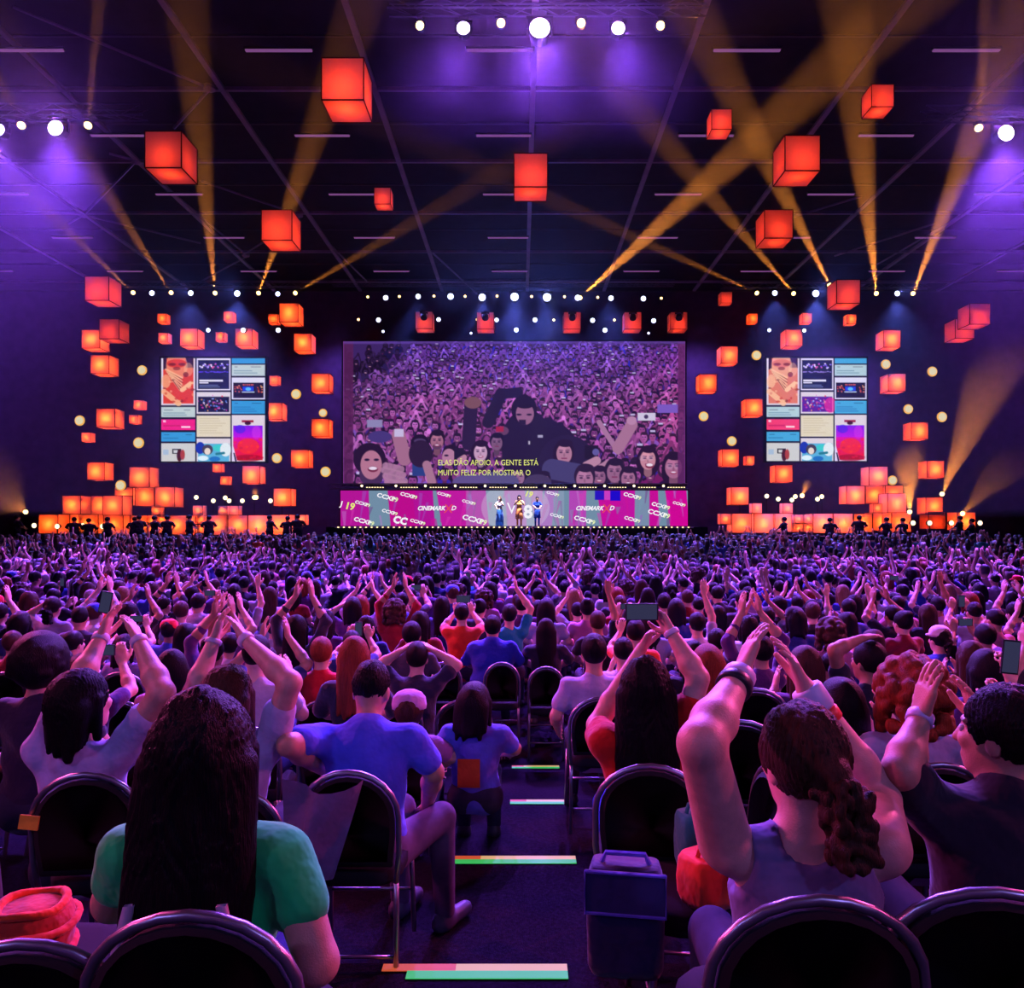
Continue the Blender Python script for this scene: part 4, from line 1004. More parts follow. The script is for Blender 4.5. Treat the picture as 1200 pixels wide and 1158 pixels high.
# ---- chair
def arch(hw, z0, zt, n=12):
    """outline of a chair back: straight sides and a round top"""
    pts = [(-hw*.93, z0), (-hw, z0+.12)]
    r = hw; zc = zt-r*.85
    for k in range(n+1):
        a = math.pi-math.pi*k/n; pts.append((r*math.cos(a), zc+r*.85*math.sin(a)))
    pts += [(hw, z0+.12), (hw*.93, z0)]
    return pts
def make_chair(hw=.215, top=.88, empty_seat=False):
    """banquet chair facing +Y, origin on the floor under the seat's middle"""
    r = empty('banquet_chair', (0,0,-70))
    yb = lambda z: -.21-.10*(z-.45)
    pts = arch(hw, .43, top)
    f = MB(); f.tube([(x, yb(z), z) for x, z in pts], .0125, 8); f.build('back_frame', M['chair_metal'], r, True)
    pad = MB(); inner = arch(hw-.016, .50, top-.018)
    n = len(inner); cx = sum(p[0] for p in inner)/n; cz = sum(p[1] for p in inner)/n
    V = []; Fc = []
    for yo, s_ in ((-.022,.90),(-.016,1),(.014,1),(.026,.86)):
        for x, z in inner:
            X, Z = cx+(x-cx)*s_, cz+(z-cz)*s_; V.append((X, yb(Z)+yo, Z))
    for L in range(3):
        for k in range(n):
            k2 = (k+1) % n; Fc.append((L*n+k, L*n+k2, (L+1)*n+k2, (L+1)*n+k))
    Fc.append(tuple(range(n))); Fc.append(tuple(3*n+k for k in reversed(range(n))))
    pad.add(V, Fc); pad.build('backrest', M['chair_cloth'], r, True)
    s = MB(); V = []; Fc = []; m_ = 20
    for z, q in ((.40,.94),(.415,1.0),(.455,1.0),(.475,.93),(.482,.75)):
        for k in range(m_):
            a = 2*math.pi*k/m_; c, sn = math.cos(a), math.sin(a)
            V.append((math.copysign(abs(c)**.55, c)*.215*q, math.copysign(abs(sn)**.55, sn)*.215*q+.02, z))
    for L in range(4):
        for k in range(m_):
            k2 = (k+1) % m_; Fc.append((L*m_+k, L*m_+k2, (L+1)*m_+k2, (L+1)*m_+k))
    Fc.append(tuple(reversed(range(m_)))); Fc.append(tuple(4*m_+k for k in range(m_)))
    s.add(V, Fc); s.build('seat', M['chair_cloth'], r, True)
    for sx in (-1, 1):
        l = MB(); l.tube([(sx*.20,.20,.41),(sx*.21,.235,0)], .0125, 6); l.build('leg', M['chair_metal'], r, True)
        l = MB(); l.tube([(sx*hw*.93,yb(.43),.43),(sx*.20,-.20,.30),(sx*.21,-.27,0)], .0125, 6); l.build('leg', M['chair_metal'], r, True)
    for yy_, zz_ in ((.215,.2),(-.235,.15)):
        b = MB(); b.tube([(-.205,yy_,zz_),(.205,yy_,zz_)], .008, 6); b.build('stretcher', M['chair_metal'], r, True)
    return r
M['chair_metal'] = mat('chair_frame', (.30,.28,.34), .32, metal=.85)
M['chair_cloth'] = mat('chair_fabric', (.012,.011,.016), .85, bump=.3, bscale=600, spec=.15)
chair0 = make_chair(); chair_kids = list(chair0.children); chair_used = [False]
def chair(x, y, rz, label, group='banquet chairs in rows', z=None, sx=1.0):
    if not chair_used[0]: o = chair0; chair_used[0] = True
    else:
        o = chair0.copy(); C.objects.link(o)
        for k in chair_kids: c = k.copy(); C.objects.link(c); c.parent = o
    o.location = (x, y, floor_z(y) if z is None else z); o.rotation_euler = (0,0,rz); o.scale = (sx,1,1)
    return tag(o, label, 'chair', group)
def chair_px(px, top_y, d, label, rz=0, sx=1.0):
    """chair whose back's top centre is seen at px, top_y, at distance d"""
    p = P(px, top_y, d); return chair(p.x, d+.25, rz, label, z=p.z-.88, sx=sx)
# ------------------------------------------------------------------ the nearest people, one by one
def person(loc, pose, skin, shirt, hair, hairc, label, h=.0068, ch=.0125, trousers=(.03,.03,.05), shoes=(.03,.03,.03), group='seated people nearest the camera', hair_scale=1.0, hh=.006, rz=0, kids=True):
    out, hc, R = figure(pose, h, ch)
    r = place('person', tomesh('body', out['skin'], M['skin']), None, skin)
    r.location = loc; r.rotation_euler = (0,0,rz)
    place('shirt', tomesh('shirt', out['shirt'], M['fabric']), r, shirt)
    if 'trousers' in out:
        place('trousers', tomesh('trousers', out['trousers'], M['denim']), r, trousers)
        for q in ('shoe', 'shoe2'): place('shoe', tomesh('shoe', out[q], M['shoe']), r, shoes)
    if hair:
        o = place('hair', tomesh('hair', hair_mesh(hair, hh, len(label)), M['hair']), r, hairc, hc, R); o.scale = (hair_scale,)*3
    e = MB()
    for k in (-1, 1):
        c = hc+R@V3(k*.031,.084,.008); e.lathe([(.001,-.011),(.008,-.008),(.011,0),(.008,.008),(.001,.011)], tuple(c), n=8)
    e.build('eyes', M['eye'], r, True)
    tag(r, label, 'person', group)
    return r, hc, R, out
M['eye'] = mat('eyes', (.5,.45,.5), .2)
M['glass'] = mat('spectacle_frame', (.02,.02,.02), .3)
def band(parent, w_, dr, rad, width, color, name='wristband'):
    m = MB(); d = Vector(dr).normalized(); a = Vector(w_)-d*width/2; b = Vector(w_)+d*width/2
    m.tube([a, a+(b-a)*.1, b-(b-a)*.1, b], [rad*.93, rad, rad, rad*.93], 18); o = m.build(name, M['band'], parent, True); o.color = (*color, 1); return o
def lo(pt, loc): return np.array(Vector(pt)-Vector(loc))
def seat(px, d): return Vector(((px-HX)*d/F, d, floor_z(d)))
def arm_px(loc, e, w_, tip, nr, curl=.25):
    """joints of an arm read off the photograph: (px, py, distance) of elbow, wrist, finger tips"""
    E, W, Tp = lo(P(*e), loc), lo(P(*w_), loc), lo(P(*tip), loc)
    return (E, W, Tp-W, nr, curl)

# 1 woman in the green tee
L1 = seat(240, 1.78); L1.z += .01
w1, hc, R, _ = person(L1, dict(lean=.02, torso=.98, girth=1.02, bust=True, sleeve=.45, loose=.006, arm=1.12, pitch=.1, sw=.185,
    R=arm_px(L1, (372,1128,1.72), (300,1180,2.05), (250,1190,2.2), (0,0,-1), .5), L='lap', seed=4, hs=1.02), (.50,.27,.19), (.01,.62,.13), 'longer', HAIRC['black'],
    'woman in a bright green tee with very long black hair, seated at lower left', hair_scale=1.12, trousers=(.02,.03,.16))
def strap(parent, pts, r_, color, name):
    m = MB(); m.tube(pts, r_, 8); o = m.build(name, M['fabric'], parent, True); o.color = (*color, 1); return o
for s_ in (-1, 1):
    m = MB(); V = []; Fc = []; n = 14
    for k in range(n+1):
        t = k/n; x = s_*(.10+.09*t); y = -.150-.02*math.sin(t*3.1)+.035*t; z = .90-.44*t; wd = .010+.016*t
        V += [(x-wd,y,z),(x+wd,y+.006,z),(x+wd,y-.006,z),(x-wd,y-.010,z)]
    for k in range(n):
        for c_ in range(4): Fc.append((4*k+c_, 4*k+(c_+1)%4, 4*k+4+(c_+1)%4, 4*k+4+c_))
    m.add(V, Fc); o = m.build('pale_strap', M['fabric'], w1, True); o.color = (.45,.35,.5,1); o['label'] = 'pale hanging strap'

# 2 woman in the grey tank top
L2 = seat(945, 1.80)
a2 = arm_px(L2, (822,872,1.72), (868,790,1.95), (893,722,2.02), (1,.2,0), .25)
b2 = arm_px(L2, (1030,935,2.0), (945,808,2.05), (918,752,2.05), (-1,.2,0), .3)
w2, hc2, R2, _ = person(L2, dict(lean=.05, girth=1.12, arm=1.27, tank=True, sleeve=0, L=a2, R=b2, sw=.19, seed=9, yaw=.25, pitch=.08, torso=.97, spread=.2, thumbL=-1, thumbR=-1),
    (.62,.32,.27), (.13,.11,.24), 'tail', HAIRC['brown'], 'woman in a grey tank top clapping with bare arms raised, lower right', hair_scale=1.08, trousers=(.04,.04,.08))
band(w2, a2[1]+unit(a2[0]-a2[1])*.02, unit(a2[1]-a2[0]), .042, .035, (.6,.5,.75)); band(w2, a2[1]+unit(a2[0]-a2[1])*.055, unit(a2[1]-a2[0]), .046, .03, (.02,.02,.03))
band(w2, b2[1]+unit(b2[0]-b2[1])*.03, unit(b2[1]-b2[0]), .044, .07, (.6,.55,.8)); band(w2, b2[1]+unit(b2[0]-b2[1])*.085, unit(b2[1]-b2[0]), .044, .035, (.8,.05,.03))

# 3 man at the right edge in a dark tee
L3 = seat(1176, 2.05)
a3 = arm_px(L3, (1056,905,2.0), (1078,842,2.1), (1092,780,2.1), (1,.1,0), .2)
b3 = arm_px(L3, (1195,905,2.2), (1150,850,2.25), (1128,790,2.25), (-1,.1,0), .3)
w3, hc3, R3, _ = person(L3, dict(lean=.02, girth=1.12, arm=1.15, sleeve=.72, loose=.012, L=a3, R=b3, sw=.20, yaw=.75, seed=5, spread=.2, torso=.98), (.50,.24,.17), (.022,.014,.026), 'short', HAIRC['black'],
    'man in a loose dark tee at the right edge, face in profile, hands raised', trousers=(.02,.02,.03))
band(w3, a3[1], unit(a3[1]-a3[0]), .036, .03, (.55,.45,.7)); band(w3, b3[1], unit(b3[1]-b3[0]), .038, .06, (.55,.5,.75))

# 4 man in the blue tee
L4 = seat(425, 3.22)
w4, hc4, R4, _ = person(L4, dict(lean=.24, girth=1.08, arm=1.1, sleeve=.6, loose=.01, L=arm_px(L4, (338,873,3.1), (385,905,3.45), (410,930,3.6), (0,0,-1), .5), R=arm_px(L4, (508,905,3.35), (500,945,3.6), (480,960,3.75), (0,0,-1), .5),
    sw=.20, seed=2, pitch=.30, yaw=-.18, leg_rot=-.5, torso=1.02), (.46,.24,.17), (.07,.09,.72), 'buzz', HAIRC['black'],
    'broad man in a blue tee with short dark hair bending forward on the aisle seat', trousers=(.10,.07,.13), shoes=(.06,.05,.09))
m = MB(); nb4 = hc4-V3(0,.05,.12)
m.tube([(nb4[0]+.068*math.cos(a), nb4[1]+.062*math.sin(a), nb4[2]-.02-.02*math.sin(a)) for a in [math.pi*2*k/16 for k in range(16)]], .008, 6, closed=True)
o = m.build('lanyard', M['fabric'], w4, True); o.color = (.02,.02,.04,1)

# 5 and 6: two with arms raised at left
L5 = seat(95, 3.08)
a5 = arm_px(L5, (92,800,3.15), (118,748,3.3), (138,700,3.35), (1,.2,0), .25)
b5 = arm_px(L5, (190,812,3.05), (163,752,3.2), (140,702,3.3), (-1,.2,0), .25)
w5, *_ = person(L5, dict(lean=.04, girth=1.05, arm=1.18, sleeve=.5, L=a5, R=b5, seed=3, yaw=-.5, pitch=-.1, spread=.2), (.58,.30,.24), (.40,.34,.60), 'medium', HAIRC['black'],
    'person in a lavender tee, dark hair, face half turned right, arms raised clapping')
band(w5, a5[1], unit(a5[1]-a5[0]), .036, .03, (.6,.5,.7)); band(w5, b5[1], unit(b5[1]-b5[0]), .036, .03, (.6,.5,.7))
L6 = seat(268, 3.15)
a6 = arm_px(L6, (228,812,3.2), (250,752,3.3), (266,702,3.35), (1,.2,0), .25)
b6 = arm_px(L6, (340,800,3.1), (288,750,3.25), (262,708,3.35), (-1,.2,0), .25)
w6, *_ = person(L6, dict(lean=.03, arm=1.12, sleeve=.55, L=a6, R=b6, seed=6, yaw=-.1, bust=True, spread=.2), (.60,.32,.26), (.44,.36,.58), 'long', HAIRC['brown'],
    'woman in a pale pink tee, long brown hair down her back, arms raised overhead')
band(w6, b6[1], unit(b6[1]-b6[0]), .036, .03, (.6,.5,.7)); band(w6, a6[1], unit(a6[1]-a6[0]), .036, .02, (.6,.5,.7))
L7 = seat(46, 3.75)
person(L7, dict(lean=.03, girth=1.15, sleeve=.7, L='side', R='lap', torso=1.04, seed=8), (.40,.2,.14), (.015,.012,.03), 'afro', HAIRC['black'],
    'person with big bushy dark hair and black top at the left edge', h=.010, ch=.014, hh=.01)

# 8 woman in red
L8 = seat(755, 3.28)
a8 = arm_px(L8, (700,850,3.45), (752,760,3.55), (772,722,3.5), (.6,-.3,-.5), .9)
b8 = arm_px(L8, (818,795,3.3), (787,742,3.4), (768,712,3.45), (-1,-.3,0), .8)
w8, *_ = person(L8, dict(lean=.02, girth=1.05, arm=1.15, sleeve=.5, L=a8, R=b8, seed=12, loose=.008, bust=True), (.60,.32,.26), (.42,.012,.008), 'longer', HAIRC['black'],
    'woman in a red tee with long black hair holding up a phone', trousers=(.02,.05,.30), hair_scale=1.05)
band(w8, b8[1], unit(b8[1]-b8[0]), .036, .025, (.6,.5,.75))

# rows three and four
def mid(px, d, pose, skin, shirt, hair, hairc, label, **k):
    Lx = seat(px, d); kk = dict(h=.0115, ch=.015, hh=.010); kk.update(k)
    return person(Lx, pose, SKINS[skin], shirt, hair, HAIRC[hairc], label, **kk)
mid(697, 5.15, dict(lean=.10, sleeve=.6, L='side', R='lap', girth=1.05, seed=21, torso=1.02), 1, (.36,.33,.48), 'short', 'black', 'man in a light grey tee with short dark hair beside the aisle, seen from behind')
Lk = seat(557, 4.62); Lk.z = .17
out10 = mid(557, 4.62, dict(lean=.05, sleeve=.6, L='side', R='knee', hz=.40, torso=.84, hs=.9, girth=.88, seed=22, yaw=-.35, kx=.10, ankle_z=-.02), 1, (.08,.10,.50), 'medium', 'black',
    'child in a blue tee with orange back print, sitting on the aisle step')
# orange print on the child's back
m = MB()
for i in range(6):
    for j in range(7):
        x0, x1 = -.10+.135*i/6, -.10+.135*(i+1)/6; z0, z1 = .50+.17*j/7, .50+.17*(j+1)/7
        yy = lambda x, z: -.118-.012*math.cos(x*9)+.05*(z-.45)
        m.add([(x0,yy(x0,z0),z0),(x1,yy(x1,z0),z0),(x1,yy(x1,z1),z1),(x0,yy(x0,z1),z1)], [(0,1,2,3)])
o = m.build('shirt_print', M['fabric'], out10[0]); o.color = (.35,.06,.01,1)
mid(1070, 3.2, dict(lean=.04, girth=1.05, sleeve=.6, L=arm_px(seat(1070,3.2), (1012,905,3.25), (1018,868,3.4), (1003,815,3.45), (.3,1,0), .2), R='clap', seed=23), 0, (.36,.32,.48), 'curly', 'red',
    'person with a big ball of curly auburn hair and pale grey tee', hair_scale=1.08, h=.007)
mid(1222, 3.2, dict(lean=.02, L=arm_px(seat(1222,3.2), (1158,885,3.2), (1170,835,3.3), (1166,785,3.35), (.2,1,0), .5), R='phone', seed=24), 0, (.05,.04,.10), 'short', 'black',
    'person beyond the right edge whose hand wears a glowing wristband')
kid = mid(478, 4.5, dict(lean=.1, torso=.85, hs=.92, girth=.85, hz=.36, L='lap', R='lap', seed=25), 0, (.30,.12,.3), 'short', 'brown', 'child in a pale lavender cap beside the blue-shirted man')
mid(487, 6.0, dict(lean=.14, L='head', R='head', seed=26, sleeve=.6), 0, (.02,.02,.04), 'short', 'black', 'person in black holding both hands to the sides of the head')
mid(415, 5.1, dict(lean=.05, seed=27, sleeve=1.4), 3, (.02,.02,.03), 'long', 'red', 'person with long straight auburn hair and black top, left of the aisle')
mid(1022, 4.75, dict(lean=.08, seed=28, torso=1.04, L=arm_px(seat(1022,4.75), (978,762,4.7), (1010,748,4.75), (1035,742,4.8), (0,0,-1), .3), R='side', yaw=.5), 2, (.02,.02,.03), 'short', 'black',
    'man with dark hair and one forearm bent across above his neighbour, right side')
mid(944, 4.7, dict(lean=.05, seed=29, L='clap', R='clap', girth=.95), 0, (.10,.03,.12), 'long', 'brown', 'woman with long wavy brown hair behind the raised hands at right')
mid(830, 4.6, dict(lean=.05, seed=30, torso=1.04), 1, (.03,.02,.04), 'medium', 'red', 'person with dark red bobbed hair right of the red-shirted woman')
mid(985, 3.35, dict(lean=.04, seed=31, torso=.86, L='clap', R='clap'), 0, (.10,.08,.16), 'long', 'black', 'person half hidden behind the tank top woman, grey shoulder showing at left')
mid(577, 7.9, dict(lean=.10, seed=32, girth=1.35, sleeve=1.4, loose=.02, torso=.98, L='lap', R='lap'), 1, (.015,.03,.36), 'short', 'black', 'broad person in a royal blue jacket behind the empty aisle chairs', h=.012, ch=.015)
mid(640, 8.0, dict(lean=.08, seed=33, torso=.9, sleeve=1.3), 1, (.015,.012,.03), 'long', 'black', 'person with long dark hair and dark top beside the royal blue jacket', h=.012, ch=.015)
mid(541, 9.0, dict(lean=.04, seed=34, L='phone', R='phone', sleeve=.6, girth=1.15), 0, (.62,.05,.015), 'short', 'black', 'person in an orange-red tee filming with a raised phone, centre', h=.012, ch=.015)
mid(597, 8.9, dict(lean=.04, seed=35, L='lap', R='higher', sleeve=.6), 0, (.01,.24,.26), 'short', 'black', 'person in a teal tee with the right arm stretched straight up', h=.012, ch=.015)
mid(745, 7.3, dict(lean=.04, seed=36, L='phone', R='clap', sleeve=.6, torso=1.03), 0, (.70,.06,.015), 'short', 'black', 'person in an orange tee half hidden behind the red-shirted woman', h=.012, ch=.015)
mid(376, 6.2, dict(lean=.04, seed=37, L='clap', R='clap', sleeve=1.5, torso=1.02), 0, (.50,.015,.02), 'short', 'red', 'person in a red hooded top clapping, left of the aisle', h=.012, ch=.015)
HERO = [(L.x, L.y) for L in (L1,L2,L3,L4,L5,L6,L7,L8)]+[(seat(p, d).x, d) for p, d in ((697,5.15),(557,4.62),(1070,3.2),(1222,3.2),(478,4.5),(487,6.0),(415,5.1),(1022,4.75),(944,4.7),(830,4.6),(985,3.35),(577,7.9),(640,8.0),(541,9.0),(597,8.9),(745,7.3),(376,6.2))]
# ------------------------------------------------------------------ chairs the photo shows
CH = [(222,1072,1.52,'dark chair with an arched back directly behind the woman in green',0,1.03),
      (960,1054,1.55,'dark chair with a shiny violet rim behind the tank top woman',0,1.05),
      (1192,1046,1.62,'dark chair with a curved rim cut by the lower right corner',-.15,1.1),
      (8,1106,1.6,'dark chair rim at the lower left corner of the view',.1,1.0),
      (92,908,2.78,'dark chair whose rim shows behind the lavender tee at left',.1,.92),
      (408,905,2.93,'dark chair with a bright rim behind the man in blue',.0,.9),
      (268,925,2.95,'dark chair behind the pink-shirted woman with raised arms',0,.95),
      (772,898,2.92,'dark chair with a violet rim behind the woman in red',-.12,1.0),
      (706,818,4.9,'dark chair behind the man in the light grey tee',0,1.0),
      (868,846,3.4,'dark chair with a lit rim left of the raised bare arm',0,.9),
      (1102,896,2.95,'dark chair with a lit rim behind the curly-haired person',0,.95),
      (520,777,7.35,'empty dark chair, left of the row closing the aisle',0,.80),
      (588,777,7.30,'empty dark chair, middle of the row closing the aisle',0,.80),
      (640,782,7.20,'empty dark chair, right one of the row closing the aisle',0,.80),
      (462,868,4.35,'small dark chair beside the child in the lavender cap',.1,.9),
      (1150,848,3.9,'dark chair between the curly head and the glowing wristband',0,.9),
      (885,808,4.4,'dark chair beyond the tank top woman, just left of her head',0,.95)]
for px, ty, d, lab, rz, sx in CH: chair_px(px, ty, d, lab, rz, sx)

# ------------------------------------------------------------------ the seated crowd, person by person up to the ninth row
rc = random.Random(21)
POSES = [('rest', dict(L='lap', R='lap')), ('rest', dict(L='knee', R='lap', yaw=.3)), ('rest', dict(L='side', R='lap', yaw=-.35, side=.05)),
         ('rest', dict(L='lap', R='knee', lean=.2, pitch=.1)),
         ('clapping at chest height', dict(L='clap', R='clap')), ('clapping overhead', dict(L='high', R='high')), ('clapping high overhead', dict(L='higher', R='higher')),
         ('with both hands spread high', dict(L='wide', R='wide')), ('filming with a raised phone', dict(L='phone', R='phone')), ('with one arm raised', dict(L='lap', R='up')),
         ('with one hand on the head', dict(L='head', R='lap')), ('clapping, head turned', dict(L='clap', R='clap', yaw=.5, side=-.04))]
TM = []
for k, (nm, ps) in enumerate(POSES):
    q = dict(lean=.06, sleeve=[.5,.6,1.5,.6][k % 4], seed=k+50, girth=[1.0,1.08,.95,1.15][k % 4], torso=[1.0,1.03,.97][k % 3], fat=1.15, hand=1.05); q.update(ps)
    out, hc, R = figure(q, .0125, .017)
    TM.append((nm, {n: tomesh(n, out[n], {'skin':M['skin'],'shirt':M['fabric'],'trousers':M['denim'],'shoe':M['shoe'],'shoe2':M['shoe']}[n]) for n in out}, hc, R))
HM = {s_: [tomesh('hair', hair_mesh(s_, .012, k), M['hair']) for k in (1, 2)] for s_ in ('short','buzz','medium','long','tail','curly','bun')}
cap_b = MB(); cap_b.lathe([(.098,.035),(.101,.06),(.094,.10),(.07,.13),(.035,.146),(.002,.149)], (0,-.012,0), 'Z', 18)
cap_b.tube([(-.06,.075,.045),(-.03,.13,.04),(.03,.13,.04),(.06,.075,.045)], .012, 6)
cap_me = tomesh('cap', (np.array(cap_b.v), np.zeros((0,4), int)), M['fabric']) if 0 else None
o = cap_b.build('cap', M['fabric'], None, True); cap_me = o.data; bpy.data.objects.remove(o)
o = place('cap', cap_me, kid[0], (.42,.26,.46), kid[1], kid[2]); o.scale = (1.06,1.06,1.0)
phone_b = MB(); phone_b.box((-.038,-.005,-.075), (.038,.004,.075)); phone_b.box((-.034,-.0065,-.068), (.034,-.005,.068), 1)
M['phone'] = mat('phone_case', (.02,.02,.025), .3); M['phone_scr'] = emit_mat('phone_screen', (.30,.30,.75), .10)
SHIRTS = [('black',(.012,.010,.018),9),('charcoal',(.04,.035,.055),6),('navy blue',(.02,.03,.14),5),('pale grey',(.34,.32,.42),4),('lavender',(.32,.22,.50),4),('dark purple',(.07,.02,.11),4),
          ('blue',(.03,.06,.36),3),('white',(.55,.52,.62),3),('dark red',(.26,.015,.02),2),('pink',(.50,.16,.28),2),('orange',(.6,.08,.015),.5),('teal',(.01,.20,.22),.7)]
HS = [('short','short dark hair','black',9),('buzz','cropped dark hair','black',3),('medium','dark bobbed hair','black',4),('long','long dark hair','black',5),('long','long brown hair','brown',2),('tail','a dark ponytail','black',2),
      ('curly','curly brown hair','brown',1.5),('bun','dark hair in a bun','black',1),('short','short brown hair','brown',2),('medium','red-brown hair','red',.8),('long','long fair hair','fair',.6),('short','grey hair','grey',.5)]
PW = [8,5,4,3,5,4,3,.8,2.2,1.4,.7,2]
used_labels = set()
def seatname(row, k, side):
    n = ['first','second','third','fourth','fifth','sixth','seventh','eighth','ninth','tenth','eleventh','twelfth','thirteenth','fourteenth','fifteenth','sixteenth','seventeenth','eighteenth','nineteenth','twentieth']
    return n[min(k, 19)], side, n[min(row, 19)]
mid_people = []
def crowd_person(x, y, row, k, side, z=None):
    ti = rc.choices(range(len(TM)), PW)[0]; nm, ms, hc, R = TM[ti]
    sh = rc.choices(SHIRTS, [s_[2] for s_ in SHIRTS])[0]; hs = rc.choices(HS, [s_[3] for s_ in HS])[0]; sk = rc.choices(SKINS, [4,4,2,3,.7])[0]
    r = place('person', ms['skin'], None, sk); s_ = rc.uniform(.93, 1.04); r.scale = (s_, s_, s_)
    r.location = (x, y, floor_z(y)); r.rotation_euler = (0, 0, rc.uniform(-.18, .18)-math.atan2(-x, 60))
    v = rc.uniform(.7, 1.25)
    place('shirt', ms['shirt'], r, tuple(min(1, c*v) for c in sh[1])); place('trousers', ms['trousers'], r, rc.choice([(.02,.03,.10),(.02,.02,.03),(.05,.05,.08)])); [place('shoe', ms[q], r, (.05,.05,.06)) for q in ('shoe', 'shoe2')]
    place('hair', rc.choice(HM[hs[0]]), r, HAIRC[hs[2]], hc, R)
    hw = hs[1]
    if rc.random() < .05:
        cc = rc.choice([('red',(.6,.02,.02)),('blue',(.03,.08,.5)),('black',(.01,.01,.015)),('white',(.6,.6,.65))]); place('cap', cap_me, r, cc[1], hc, R); hw = cc[0]+' cap'
    if 'phone' in nm:
        p = mesh_obj('phone', phone_b.v, phone_b.f, [M['phone'], M['phone_scr']], r, midx=phone_b.m) if not phone_me else place('phone', phone_me[0], r, (1,1,1))
        if not phone_me: phone_me.append(p.data)
        p.location = (0, .33, 1.26); p.rotation_euler = (0, math.pi/2 if rc.random() < .6 else 0, 0)
    a, sd, b = seatname(row, k, side)
    act = '' if nm == 'rest' else ' '+nm
    lab = 'person in %s top, %s,%s %s row, %s seat %s' % (sh[0], hw.replace('a ', ''), act+(',' if act else ''), b, a, sd)
    for u_, v_ in ((' high overhead',' overhead'),(' at chest height',''),(' with both hands spread high',' hands spread'),(' filming with a raised phone',' filming'),(' with one arm raised',' arm raised'),(' with one hand on the head',' hand on head'),('clapping, head turned','clapping'),(' of centre','')):
        if len(lab.split()) > 15: lab = lab.replace(u_, v_)
    tag(r, lab.replace(',,', ','), 'person', 'seated crowd, row by row')
    return r
phone_me = []
ROWS = [3.25, 4.7, 6.1]+[7.2+.98*k for k in range(33)]
def aisle(d): return (-.42+.088*(d-2.97)-.02, .22+.088*(d-2.97)+.1)   # the central aisle with the tape strips
far_pts = []; count = 0
for ri, d in enumerate(ROWS):
    lim = .70*d+.3; a0, a1 = aisle(d)
    for side, sg, start in (('left of centre', -1, a0-.28 if d < 6.7 else .02), ('right of centre', 1, a1+.30 if d < 6.7 else .30)):
        k = 0; x = start
        while abs(x) < lim+.3:
            xx = x+rc.uniform(-.05, .05); yy = d+rc.uniform(-.13, .13)
            ok = all(abs(xx-hx) > .40 or abs(yy-hy) > .62 for hx, hy in HERO)
            if 6.7 < d < 8.4 and -.9 < xx < .55: ok = False
            if 8.4 < d < 25 and -3.1-.02*d < xx < -2.1-.02*d and d > 8.9: ok = False
            if d < 7 and rc.random() < .04: ok = False
            if rc.random() < .035: ok = False
            if abs(yy-38.9) < .55 and any(abs(xx-(q-HX)*38.9/F) < .5 for q in (20,87,104,126,158,163,181,196,222,245,316,337,349,919,972.5,1007,1039,1058,1125,1139)): ok = False
            if ok:
                if count < 285: crowd_person(xx, yy, ri, k, side); count += 1
                elif yy < 39.2: far_pts.append((xx, yy+rc.uniform(-.12, .12)))
            k += 1; x += sg*rc.uniform(.50, .58)
# chairs of the nearer rows
for ri, d in enumerate(ROWS[:4]):
    a0, a1 = aisle(d)
    for side, sg, start in (('left', -1, a0-.28 if d < 6.7 else -1.0), ('right', 1, a1+.30 if d < 6.7 else .75)):
        x = start; k = 0
        while abs(x) < .70*d+.2:
            if all(abs((c[0]-HX)*c[2]/F-x) > .35 or abs(c[2]+.25-d) > .5 for c in CH) and d > 4:
                chair(x, d, 0, 'dark banquet chair under the crowd, row %s, seat %s %s of the aisle' % (seatname(ri, k, side)[2], seatname(ri, k, side)[0], side))
            x += sg*.54; k += 1

